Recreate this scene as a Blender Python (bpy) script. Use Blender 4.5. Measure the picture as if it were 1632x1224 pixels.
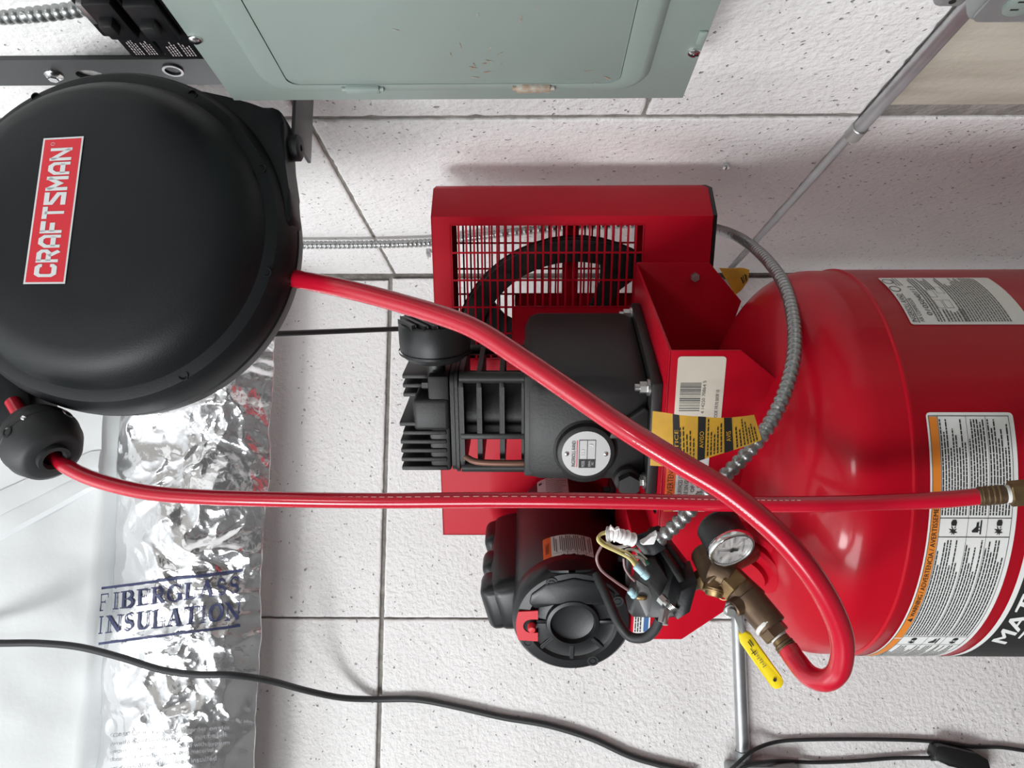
import bpy, bmesh, math, random
from mathutils import Vector, Matrix, noise
random.seed(7)
SC = bpy.context.scene
for o in list(bpy.data.objects): bpy.data.objects.remove(o)
COL = SC.collection
# ------------------------------------------------------------------ camera, world, lights
FPX = 1250.0
YAW, PIT = math.radians(8.55), math.radians(.87)
CAM = Vector((0, 0, 1.6))
FW = Vector((math.sin(YAW)*math.cos(PIT), math.cos(YAW)*math.cos(PIT), math.sin(PIT)))
RT = Vector((math.cos(YAW), -math.sin(YAW), 0))
DN = -RT.cross(FW)
cd = bpy.data.cameras.new('camera'); cam = bpy.data.objects.new('camera', cd); COL.objects.link(cam)
cd.sensor_fit = 'HORIZONTAL'; cd.sensor_width = 36; cd.lens = FPX/1632*36; cd.clip_start = .05
mw = Matrix((DN, RT, -FW)).transposed().to_4x4(); mw.translation = CAM      # the phone was held on its side
cam.matrix_world = mw
SC.camera = cam
SC.view_settings.view_transform = 'Standard'; SC.view_settings.look = 'None'
SC.view_settings.gamma = 1; SC.view_settings.use_curve_mapping = False
SC.view_settings.exposure = 0.0
wd = bpy.data.worlds.new('world'); SC.world = wd; wd.use_nodes = True
wd.node_tree.nodes['Background'].inputs[0].default_value = (.80, .86, .92, 1)
wd.node_tree.nodes['Background'].inputs[1].default_value = .10
def area(name, loc, target, sx, sy, power, col=(1, 1, 1)):
    l = bpy.data.lights.new(name, 'AREA'); l.shape = 'RECTANGLE'; l.size = sx; l.size_y = sy
    l.energy = power; l.color = col
    o = bpy.data.objects.new(name, l); COL.objects.link(o); o.location = loc
    o.rotation_euler = (Vector(target)-Vector(loc)).to_track_quat('-Z', 'Y').to_euler()
    return o
area('unseen_key_light', (-2.25, -.6, 3.0), (.2, 1.4, 1.75), .55, .55, 43, (.98, .99, 1.0))  # unseen key source set from the cast shadow direction; no window is built
area('unseen_key_light', (-.45, -2.4, 3.15), (.2, 1.4, 1.75), .4, .4, 13, (.98, .99, 1.0))  # second unseen source, added for the second highlight on the tank
area('left_fill_light', (-3.05, -1.2, 2.4), (.2, 1.4, 2.3), 1.3, 1.3, 88, (.95, .98, 1.0))  # added fill from the left to lift the shaded walls; no door here
area('ceiling_bounce_fill', (-1.1, .2, 2.95), (-1.0, .3, 3.5), 1.2, .25, 30, (.97, .99, 1.0))  # added uplight that brightens the ceiling and foil; no tube fixture

# ------------------------------------------------------------------ pixel -> place helpers
def ray(x, y): return FW + RT*((612-y)/FPX) + DN*((x-816)/FPX)
def P(x, y, d): return CAM + ray(x, y)*d                       # at depth d
def onX(x, y, X): r = ray(x, y); return CAM + r*((X-CAM.x)/r.x)
def onY(x, y, Y): r = ray(x, y); return CAM + r*((Y-CAM.y)/r.y)
TH = math.radians(28)
T0 = Vector((.06, 1.078, 0))
UX = Vector((math.cos(TH), -math.sin(TH), 0)); UY = Vector((math.sin(TH), math.cos(TH), 0))
def loc(p): d = Vector(p)-T0; return Vector((d.dot(UX), d.dot(UY), d.z))
def L(x, y, v): r = ray(x, y); t = (v-(CAM-T0).dot(UY))/r.dot(UY); return loc(CAM+r*t)   # compressor frame
def LP(x, y, d): return loc(P(x, y, d))
XW, YW = .53, 1.79        # right wall, back wall

# ------------------------------------------------------------------ materials
def mat(name, col, rough=.5, metal=0, bump=0, bscale=200, coat=0, spec=None, mottle=0, mscale=8, mcol=None, bdist=.001, detail=3):
    m = bpy.data.materials.new(name); m.use_nodes = True; nt = m.node_tree; b = nt.nodes['Principled BSDF']
    b.inputs['Base Color'].default_value = (*col, 1); b.inputs['Roughness'].default_value = rough; b.inputs['Metallic'].default_value = metal
    if coat: b.inputs['Coat Weight'].default_value = coat; b.inputs['Coat Roughness'].default_value = .12
    if spec is not None: b.inputs['Specular IOR Level'].default_value = spec
    if bump or mottle:
        tc = nt.nodes.new('ShaderNodeTexCoord')
    if bump:
        n = nt.nodes.new('ShaderNodeTexNoise'); n.inputs['Scale'].default_value = bscale; n.inputs['Detail'].default_value = detail
        nt.links.new(tc.outputs['Object'], n.inputs['Vector'])
        bp = nt.nodes.new('ShaderNodeBump'); bp.inputs['Strength'].default_value = bump; bp.inputs['Distance'].default_value = bdist
        nt.links.new(n.outputs['Fac'], bp.inputs['Height']); nt.links.new(bp.outputs['Normal'], b.inputs['Normal'])
    if mottle:
        n2 = nt.nodes.new('ShaderNodeTexNoise'); n2.inputs['Scale'].default_value = mscale; n2.inputs['Detail'].default_value = 6
        nt.links.new(tc.outputs['Object'], n2.inputs['Vector'])
        mr = nt.nodes.new('ShaderNodeMapRange'); mr.inputs['From Min'].default_value = .42; mr.inputs['From Max'].default_value = .68
        mr.inputs['To Max'].default_value = mottle
        nt.links.new(n2.outputs['Fac'], mr.inputs['Value'])
        mx = nt.nodes.new('ShaderNodeMix'); mx.data_type = 'RGBA'
        mx.inputs['A'].default_value = (*col, 1); mx.inputs['B'].default_value = (*(mcol or [c*.5 for c in col]), 1)
        nt.links.new(mr.outputs['Result'], mx.inputs['Factor']); nt.links.new(mx.outputs['Result'], b.inputs['Base Color'])
    return m
def block_mat(name, col, dark, coarse=1.0):
    m = bpy.data.materials.new(name); m.use_nodes = True; nt = m.node_tree; b = nt.nodes['Principled BSDF']
    b.inputs['Roughness'].default_value = .92; b.inputs['Specular IOR Level'].default_value = .2
    tc = nt.nodes.new('ShaderNodeTexCoord')
    v = nt.nodes.new('ShaderNodeTexVoronoi'); v.inputs['Scale'].default_value = 100; v.inputs['Randomness'].default_value = 1
    nz = nt.nodes.new('ShaderNodeTexNoise'); nz.inputs['Scale'].default_value = 60; nz.inputs['Detail'].default_value = 2
    va = nt.nodes.new('ShaderNodeVectorMath'); va.operation = 'MULTIPLY_ADD'; va.inputs[1].default_value = (.02, .02, .02)
    nt.links.new(tc.outputs['Object'], nz.inputs['Vector'])
    nt.links.new(nz.outputs['Color'], va.inputs[0]); nt.links.new(tc.outputs['Object'], va.inputs[2])
    nt.links.new(va.outputs['Vector'], v.inputs['Vector'])
    sel = nt.nodes.new('ShaderNodeSeparateColor'); nt.links.new(v.outputs['Color'], sel.inputs['Color'])
    rad = nt.nodes.new('ShaderNodeMapRange'); rad.inputs['From Min'].default_value = .56; rad.inputs['From Max'].default_value = 1.0
    rad.inputs['To Min'].default_value = .0; rad.inputs['To Max'].default_value = .26
    nt.links.new(sel.outputs['Red'], rad.inputs['Value'])
    sub = nt.nodes.new('ShaderNodeMath'); sub.operation = 'SUBTRACT'
    nt.links.new(rad.outputs['Result'], sub.inputs[0]); nt.links.new(v.outputs['Distance'], sub.inputs[1])
    pit = nt.nodes.new('ShaderNodeMapRange'); pit.inputs['From Min'].default_value = 0.0; pit.inputs['From Max'].default_value = .12
    nt.links.new(sub.outputs['Value'], pit.inputs['Value'])
    n = nt.nodes.new('ShaderNodeTexNoise'); n.inputs['Scale'].default_value = 95; n.inputs['Detail'].default_value = 5; n.inputs['Roughness'].default_value = .55
    n2 = nt.nodes.new('ShaderNodeTexNoise'); n2.inputs['Scale'].default_value = 5; n2.inputs['Detail'].default_value = 5
    for q in (n, n2): nt.links.new(tc.outputs['Object'], q.inputs['Vector'])
    ad = nt.nodes.new('ShaderNodeMath'); ad.operation = 'MULTIPLY_ADD'; ad.inputs[1].default_value = -1.1
    nt.links.new(pit.outputs['Result'], ad.inputs[0]); nt.links.new(n.outputs['Fac'], ad.inputs[2])
    bp = nt.nodes.new('ShaderNodeBump'); bp.inputs['Strength'].default_value = .8*coarse; bp.inputs['Distance'].default_value = .005
    nt.links.new(ad.outputs['Value'], bp.inputs['Height']); nt.links.new(bp.outputs['Normal'], b.inputs['Normal'])
    mr = nt.nodes.new('ShaderNodeMapRange'); mr.inputs['From Min'].default_value = .38; mr.inputs['From Max'].default_value = .75
    nt.links.new(n2.outputs['Fac'], mr.inputs['Value'])
    mx = nt.nodes.new('ShaderNodeMix'); mx.data_type = 'RGBA'; mx.inputs['A'].default_value = (*col, 1); mx.inputs['B'].default_value = (*dark, 1)
    nt.links.new(mr.outputs['Result'], mx.inputs['Factor'])
    mx2 = nt.nodes.new('ShaderNodeMix'); mx2.data_type = 'RGBA'; mx2.inputs['B'].default_value = (.16, .15, .14, 1)
    f2 = nt.nodes.new('ShaderNodeMath'); f2.operation = 'MULTIPLY'; f2.inputs[1].default_value = .62
    nt.links.new(pit.outputs['Result'], f2.inputs[0]); nt.links.new(f2.outputs['Value'], mx2.inputs['Factor'])
    nt.links.new(mx.outputs['Result'], mx2.inputs['A']); nt.links.new(mx2.outputs['Result'], b.inputs['Base Color'])
    return m
M = dict(
 block=block_mat('white_block', (.80, .785, .775), (.73, .715, .705)),
 stained=mat('stained_block', (.50, .46, .385), .9, 0, .3, 90, mottle=.85, mscale=9, mcol=(.36, .32, .26), bdist=.003),
 mortar=mat('grey_mortar', (.20, .187, .17), .95, 0, .8, 120, bdist=.004, mottle=.7, mscale=40, mcol=(.34, .32, .295)),
 red=mat('red_enamel', (.43, .003, .014), .36, 0, .04, 500, spec=.12, coat=.26, mottle=.25, mscale=4, mcol=(.37, .003, .013)),
 red2=mat('red_sheet_paint', (.44, .003, .015), .40, 0, .05, 600, spec=.14, coat=.03),
 pump=mat('black_cast_iron', (.014, .0135, .0135), .47, 0, .25, 260, bdist=.0008, mottle=.6, mscale=30, mcol=(.022, .0205, .020), spec=.35),
 motor=mat('black_motor_paint', (.0105, .0108, .012), .36, 0, .08, 300, spec=.38),
 black=mat('black_plastic', (.009, .0095, .010), .42, 0, .3, 900, bdist=.0004),
 reel=mat('reel_plastic', (.0062, .0075, .0085), .46, 0, .45, 700, bdist=.0004, mottle=.35, mscale=9, mcol=(.011, .013, .014), spec=.26),
 dark=mat('black_steel', (.008, .008, .009), .38, .0, .1, 400, spec=.35),
 rubber=mat('black_rubber', (.018, .019, .02), .55, 0, .1, 500),
 hose=mat('red_hose', (.46, .005, .022), .24, 0, .06, 900, spec=.4, coat=.45),
 hosestripe=mat('hose_print', (.80, .42, .42), .4),
 brass=mat('dull_brass', (.24, .16, .075), .42, .85, .3, 150, bdist=.0006, mottle=.8, mscale=60, mcol=(.12, .075, .04)),
 bronze=mat('brown_brass', (.10, .062, .038), .42, .6, .3, 150, bdist=.0006, mottle=.8, mscale=60, mcol=(.16, .11, .06)),
 bracket=mat('black_coated_steel', (.035, .035, .036), .34, 0, .08, 300),
 leadg=mat('lead_grey', (.10, .095, .095), .45, .2),
 redcable=mat('dark_red_sheath', (.09, .008, .018), .4),
 zinc=mat('zinc_steel', (.46, .46, .45), .34, .9, .1, 200),
 bx=mat('conduit_armour', (.34, .35, .345), .30, .85, .1, 300),
 emt=mat('galvanised_pipe', (.50, .51, .52), .34, .85, .1, 60, mottle=.5, mscale=30, mcol=(.36, .37, .38)),
 box=mat('galvanised_box', (.36, .38, .38), .5, .6, .15, 60, mottle=.6, mscale=25, mcol=(.24, .26, .26)),
 panel=mat('grey_green_enamel', (.245, .292, .268), .45, 0, .03, 60, mottle=.25, mscale=3, mcol=(.215, .27, .245), spec=.35),
 rust=mat('rusty_steel', (.33, .24, .17), .7, .2, .3, 90, mottle=1, mscale=120, mcol=(.42, .42, .38)),
 copper=mat('copper_tube', (.17, .085, .06), .5, .5),
 chrome=mat('chrome', (.75, .75, .75), .16, 1),
 silver=mat('silver_plate', (.40, .39, .39), .42, .35),
 white=mat('white_label', (.70, .70, .68), .5),
 cream=mat('cream_label', (.60, .56, .47), .5, mottle=.3, mscale=20, mcol=(.52, .47, .40)),
 greyl=mat('grey_label', (.40, .36, .36), .5),
 ink=mat('black_ink', (.012, .012, .012), .6),
 inkl=mat('grey_ink', (.12, .12, .115), .6),
 orange=mat('orange_ink', (.66, .20, .02), .5),
 redorange=mat('red_orange_ink', (.72, .12, .02), .5),
 blue=mat('blue_ink', (.03, .11, .28), .5),
 redink=mat('red_ink', (.56, .018, .03), .45),
 logo=mat('logo_silver', (.60, .62, .62), .45),
 navy=mat('navy_ink', (.035, .042, .11), .5),
 greyink=mat('faint_ink', (.30, .30, .31), .6),
 yellow=mat('yellow_plastic', (.85, .66, .012), .4),
 tag=mat('yellow_tag', (.60, .33, .03), .45, mottle=.6, mscale=40, mcol=(.42, .24, .045)),
 glass=mat('gauge_face', (.62, .60, .58), .25, coat=.6),
 blueconn=mat('pale_blue_nylon', (.36, .56, .62), .4),
 wirey=mat('yellow_wire', (.62, .54, .22), .4), wirew=mat('white_wire', (.62, .60, .56), .5),
 wireb=mat('brown_wire', (.20, .11, .11), .4), wireg=mat('green_wire', (.05, .22, .12), .4),
 tape=mat('white_tape', (.80, .79, .78), .7, 0, .3, 120, bdist=.001),
 teflon=mat('teflon', (.66, .66, .62), .6),
 vinyl=mat('white_vinyl', (.86, .89, .89), .55, 0, .25, 60, bdist=.002, detail=5),
 floor=mat('grey_concrete', (.10, .095, .09), .8, 0, .2, 30, mottle=.6),
 ceil=mat('white_ceiling', (.80, .82, .83), .8),
 foil=None, wallp=mat('garage_wall', (.20, .195, .19), .9),
)
def foil_mat():
    m = bpy.data.materials.new('foil_facing'); m.use_nodes = True; nt = m.node_tree; b = nt.nodes['Principled BSDF']
    b.inputs['Base Color'].default_value = (.86, .86, .87, 1); b.inputs['Metallic'].default_value = .88; b.inputs['Roughness'].default_value = .15
    tc = nt.nodes.new('ShaderNodeTexCoord')
    v = nt.nodes.new('ShaderNodeTexVoronoi'); v.inputs['Scale'].default_value = 30
    n = nt.nodes.new('ShaderNodeTexNoise'); n.inputs['Scale'].default_value = 14; n.inputs['Detail'].default_value = 4
    mx = nt.nodes.new('ShaderNodeVectorMath'); mx.operation = 'MULTIPLY_ADD'; mx.inputs[1].default_value = (.12, .12, .12)
    nt.links.new(tc.outputs['Object'], n.inputs['Vector']); nt.links.new(n.outputs['Color'], mx.inputs[0]); nt.links.new(tc.outputs['Object'], mx.inputs[2])
    nt.links.new(mx.outputs['Vector'], v.inputs['Vector'])
    bp = nt.nodes.new('ShaderNodeBump'); bp.inputs['Strength'].default_value = .22; bp.inputs['Distance'].default_value = .006
    nt.links.new(v.outputs['Distance'], bp.inputs['Height']); nt.links.new(bp.outputs['Normal'], b.inputs['Normal'])
    return m
M['foil'] = foil_mat()

# ------------------------------------------------------------------ mesh builder
def frame(o, z, x=None):
    z = Vector(z).normalized()
    if x is None: x = Vector((1, 0, 0)) if abs(z.x) < .9 else Vector((0, 1, 0))
    x = Vector(x); x = (x - z*x.dot(z)).normalized(); y = z.cross(x)
    m = Matrix((x, y, z)).transposed().to_4x4(); m.translation = Vector(o); return m
ID = Matrix()
def spline(pts, n=8):
    p = [Vector(q) for q in pts]; p = [p[0]*2-p[1]] + p + [p[-1]*2-p[-2]]; out = []
    for i in range(1, len(p)-2):
        a, b, c, d = p[i-1:i+3]
        for k in range(n):
            t = k/n
            out.append(.5*((2*b)+(c-a)*t+(2*a-5*b+4*c-d)*t*t+(3*b-a-3*c+d)*t**3))
    out.append(p[-2]); return out
class B:
    def __init__(s): s.bm = bmesh.new()
    def quadgrid(s, rows, close=False, mi=0):
        vs = [[s.bm.verts.new(p) for p in r] for r in rows]
        for a, b in zip(vs[:-1], vs[1:]):
            n = len(a)
            for i in range(n if close else n-1):
                j = (i+1) % n
                try: f = s.bm.faces.new((a[i], a[j], b[j], b[i])); f.material_index = mi
                except ValueError: pass
        return vs
    def box(s, a, b, m=ID, bev=0, seg=2, mi=0):
        a, b = Vector(a), Vector(b); lo = Vector(map(min, a, b)); hi = Vector(map(max, a, b))
        r = bmesh.ops.create_cube(s.bm, size=1); vs = r['verts']
        for v in vs: v.co = Vector((lo[i]+(hi[i]-lo[i])*(v.co[i]+.5) for i in range(3)))
        fs = list({f for v in vs for f in v.link_faces})
        for f in fs: f.material_index = mi
        if m is not ID:
            for v in vs: v.co = m @ v.co
        if bev:
            es = list({e for v in vs for e in v.link_edges})
            bmesh.ops.bevel(s.bm, geom=es, offset=bev, segments=seg, affect='EDGES', profile=.5)
        return s
    def lathe(s, prof, m=ID, seg=32, mi=0, cap=True, arc=None):
        rows = []
        for r, z in prof:
            if arc: rows.append([m @ Vector((r*math.cos(a), r*math.sin(a), z)) for a in [arc[0]+(arc[1]-arc[0])*i/seg for i in range(seg+1)]])
            else: rows.append([m @ Vector((r*math.cos(a), r*math.sin(a), z)) for a in [2*math.pi*i/seg for i in range(seg)]])
        vs = s.quadgrid(rows, close=not arc, mi=mi)
        if cap and not arc:
            for row, (r, z) in ((vs[0], prof[0]), (vs[-1], prof[-1])):
                if r > 1e-6:
                    try: f = s.bm.faces.new(row); f.material_index = mi
                    except ValueError: pass
        return s
    def cyl(s, p0, p1, r0, r1=None, seg=20, bev=0, mi=0):
        p0, p1 = Vector(p0), Vector(p1); h = (p1-p0).length; r1 = r0 if r1 is None else r1
        pr = [(r0, 0), (r1, h)] if not bev else [(r0-bev, 0), (r0, bev), (r1, h-bev), (r1-bev, h)]
        return s.lathe(pr, frame(p0, p1-p0), seg, mi)
    def hexn(s, p0, p1, r): return s.cyl(p0, p1, r, seg=6)
    def tube(s, pts, r, seg=12, mi=0, cap=True):
        pts = [Vector(p) for p in pts]; n = len(pts); rows = []; up = None
        for i, p in enumerate(pts):
            t = (pts[min(i+1, n-1)]-pts[max(i-1, 0)])
            if t.length < 1e-9: t = Vector((0, 0, 1))
            t.normalize()
            if up is None: up = t.orthogonal().normalized()
            up = (up-t*up.dot(t)).normalized(); w = t.cross(up)
            rr = r(i) if callable(r) else r
            rows.append([p+(up*math.cos(a)+w*math.sin(a))*rr for a in [2*math.pi*k/seg for k in range(seg)]])
        vs = s.quadgrid(rows, True, mi)
        if cap:
            for row in (vs[0], vs[-1]):
                try: f = s.bm.faces.new(row); f.material_index = mi
                except ValueError: pass
        return s
    def prism(s, poly, h0, h1, m=ID, bev=0, mi=0):
        a = [s.bm.verts.new(m @ Vector((x, y, h0))) for x, y in poly]; b = [s.bm.verts.new(m @ Vector((x, y, h1))) for x, y in poly]
        fs = [s.bm.faces.new(a), s.bm.faces.new(b)]
        n = len(a)
        for i in range(n): fs.append(s.bm.faces.new((a[i], a[(i+1) % n], b[(i+1) % n], b[i])))
        for f in fs: f.material_index = mi
        if bev: bmesh.ops.bevel(s.bm, geom=list({e for f in fs for e in f.edges}), offset=bev, segments=2, affect='EDGES', profile=.5)
        return s
    def sphere(s, c, r, seg=16, sc=(1, 1, 1), m=ID, mi=0):
        pr = [(max(1e-5, r*math.sin(math.pi*i/10)), -r*math.cos(math.pi*i/10)) for i in range(11)]
        mm = m @ Matrix.Translation(c) @ Matrix.Diagonal((*sc, 1)); return s.lathe(pr, mm, seg, mi)
    def build(s, name, mats, parent=None, smooth=True, ang=38, loc=None):
        me = bpy.data.meshes.new(name)
        bmesh.ops.remove_doubles(s.bm, verts=s.bm.verts, dist=1e-6)
        bmesh.ops.recalc_face_normals(s.bm, faces=s.bm.faces)
        if loc is not None:
            bmesh.ops.translate(s.bm, verts=s.bm.verts, vec=-Vector(loc))
        s.bm.to_mesh(me); s.bm.free()
        for k in (mats if isinstance(mats, (list, tuple)) else [mats]): me.materials.append(M[k])
        if smooth:
            me.polygons.foreach_set('use_smooth', [True]*len(me.polygons)); me.set_sharp_from_angle(angle=math.radians(ang))
        o = bpy.data.objects.new(name, me); COL.objects.link(o)
        if loc is not None: o.location = loc
        if parent: o.parent = parent
        return o
def rrect(w, h, r, n=4, cx=0, cy=0):
    out = []
    for qx, qy, a0 in ((1, 1, 0), (-1, 1, 90), (-1, -1, 180), (1, -1, 270)):
        for i in range(n+1):
            a = math.radians(a0+90*i/n); out.append((cx+qx*(w/2-r)+r*math.cos(a), cy+qy*(h/2-r)+r*math.sin(a)))
    return out
def tag(o, label=None, cat=None, group=None, kind=None):
    if label: o['label'] = label
    if cat: o['category'] = cat
    if group: o['group'] = group
    if kind: o['kind'] = kind
    return o
def thing(name, label, cat, at=(0, 0, 0), rz=0, group=None):
    o = bpy.data.objects.new(name, None); COL.objects.link(o); o.location = at; o.rotation_euler = (0, 0, rz); o.empty_display_size = .05
    return tag(o, label, cat, group)

# ------------------------------------------------------------------ lettering
TXT = {}
def text2d(body):
    if body in TXT: return TXT[body]
    cu = bpy.data.curves.new('t', 'FONT'); cu.body = body; cu.size = 1; cu.resolution_u = 3
    ob = bpy.data.objects.new('t', cu); me = bpy.data.meshes.new_from_object(ob)
    vs = [(v.co.x, v.co.y) for v in me.vertices]; fs = [tuple(p.vertices) for p in me.polygons]
    bpy.data.objects.remove(ob); bpy.data.curves.remove(cu); bpy.data.meshes.remove(me)
    if vs:
        x0 = min(v[0] for v in vs); x1 = max(v[0] for v in vs); y0 = min(v[1] for v in vs); y1 = max(v[1] for v in vs)
        vs = [((x-x0)/(x1-x0), (y-y0)/(y1-y0)) for x, y in vs]
    TXT[body] = (vs, fs); return TXT[body]
def stroke(pts, w):
    """mitred ribbon along a 2D polyline, w = width or list of widths"""
    pts = [Vector((p[0], p[1])) for p in pts]; n = len(pts); Lf, Rg = [], []
    for i in range(n):
        d0 = (pts[i]-pts[i-1]).normalized() if i else None; d1 = (pts[i+1]-pts[i]).normalized() if i < n-1 else None
        d = ((d0 or d1)+(d1 or d0)).normalized(); nn = Vector((-d.y, d.x))
        ref = d1 or d0; c = max(.45, abs(nn.dot(Vector((-ref.y, ref.x)))))
        hw = (w[i] if isinstance(w, (list, tuple)) else w)/2/c
        Lf.append(pts[i]+nn*hw); Rg.append(pts[i]-nn*hw)
    return [[Lf[i], Lf[i+1], Rg[i+1], Rg[i]] for i in range(n-1)]
def arc2(cx, cy, rx, ry, a0, a1, n=10): return [(cx+rx*math.cos(math.radians(a0+(a1-a0)*i/n)), cy+ry*math.sin(math.radians(a0+(a1-a0)*i/n))) for i in range(n+1)]
def glyph_bold(c):
    w = .23; a, b = .115, .885
    G = {'C': [[(.89, .68), (.89, .78), (.76, b), (.25, b), (a, .75), (a, .25), (.25, a), (.76, a), (.89, .22), (.89, .32)]],
         'R': [[(a, 0), (a, 1)], [(a, b), (.72, b), (b, .76), (b, .58), (.72, .45), (a, .45)], [(.5, .45), (.87, 0)]],
         'A': [[(a, 0), (a, .66), (.36, b), (.70, b), (b, .72), (b, 0)], [(a, .33), (b, .33)]],
         'F': [[(a, 0), (a, 1)], [(a, b), (.95, b)], [(a, .46), (.82, .46)]],
         'T': [[(0, b), (1, b)], [(.5, 0), (.5, b)]],
         'S': [[(1, b), (.13, b), (.13, .66), (.87, .36), (.87, a), (0, a)]],
         'M': [[(a, 0), (a, 1)], [(a, .9), (.5, .38), (b, .9)], [(b, 0), (b, 1)]],
         'N': [[(a, 0), (a, 1)], [(a, .9), (b, .1)], [(b, 0), (b, 1)]]}
    return [q for p in G[c] for q in stroke(p, w)]
def glyph_serif(c):
    T, t, sv = .19, .075, .07; q = []
    def st(x, y0=0, y1=1, w=T): q.extend(stroke([(x, y0), (x, y1)], w))
    def sf(x, y, w=.42): q.extend(stroke([(x-w/2, y), (x+w/2, y)], sv))
    def hb(x0, x1, y, w=t): q.extend(stroke([(x0, y), (x1, y)], w))
    if c in 'FE':
        st(.24); hb(.02, .86, .965, .07); hb(.24, .64, .52); st(.84, .74, .97, .06); st(.63, .42, .62, .06)
        if c == 'F': sf(.24, .035, .5)
        else: hb(.02, .88, .035, .07); st(.87, .03, .28, .06)
    elif c == 'I': st(.5); sf(.5, .965, .55); sf(.5, .035, .55)
    elif c == 'B': st(.22); hb(.0, .5, .965); hb(.0, .52, .035); hb(.22, .5, .52); q.extend(stroke(arc2(.5, .745, .27, .225, 90, -90), [t]+[.16]*9+[t])); q.extend(stroke(arc2(.52, .28, .33, .245, 90, -90), [t]+[.18]*9+[t]))
    elif c == 'R': st(.22); hb(0, .5, .965); hb(.22, .5, .49); sf(.22, .035, .44); q.extend(stroke(arc2(.5, .73, .29, .235, 90, -90), [t]+[.17]*9+[t])); q.extend(stroke([(.46, .49), (.86, .03)], .19)); hb(.74, 1, .035)
    elif c == 'G': q.extend(stroke(arc2(.5, .5, .4, .465, 40, 318, 16), [.07]+[.08]*3+[.17]*8+[.09]*4+[.09])); st(.8, 0.05, .42); sf(.8, .43, .44); st(.84, .7, .97, .06)
    elif c == 'L': st(.24); sf(.24, .965, .46); hb(.02, .88, .035, .07); st(.87, .03, .34, .06)
    elif c == 'A': q.extend(stroke([(.14, 0), (.5, 1)], t)); q.extend(stroke([(.47, 1), (.82, 0)], .2)); hb(.26, .7, .33); sf(.14, .03, .32); sf(.83, .03, .36)
    elif c == 'S': q.extend(stroke(arc2(.5, .73, .3, .235, 25, 250, 10)+arc2(.5, .27, .33, .235, 70, -150, 10), [.06, .08]+[.11]*6+[.18]*8+[.1]*4+[.08, .06])); st(.8, .7, .96, .05); st(.18, .04, .3, .05)
    elif c == 'N': st(.17, 0, 1, .07); q.extend(stroke([(.12, .98), (.86, .02)], .19)); st(.86, 0, 1, .07); sf(.15, .035, .32); sf(.1, .965, .26); sf(.86, .965, .32)
    elif c == 'U': q.extend(stroke([(.22, 1), (.22, .32)]+arc2(.51, .3, .29, .265, 180, 360)+[(.8, .32), (.8, 1)], [.19]*2+[.19]*4+[.1]*7+[.07, .07])); sf(.22, .965, .44); sf(.8, .965, .34)
    elif c == 'T': st(.5); sf(.5, .035, .46); hb(.04, .96, .965, .07); st(.06, .72, .97, .06); st(.94, .72, .97, .06)
    elif c == 'O': q.extend(stroke(arc2(.5, .5, .38, .46, 0, 360, 20), [.2 if abs(math.cos(math.radians(18*i))) > .55 else .09 for i in range(21)]))
    return q
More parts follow.
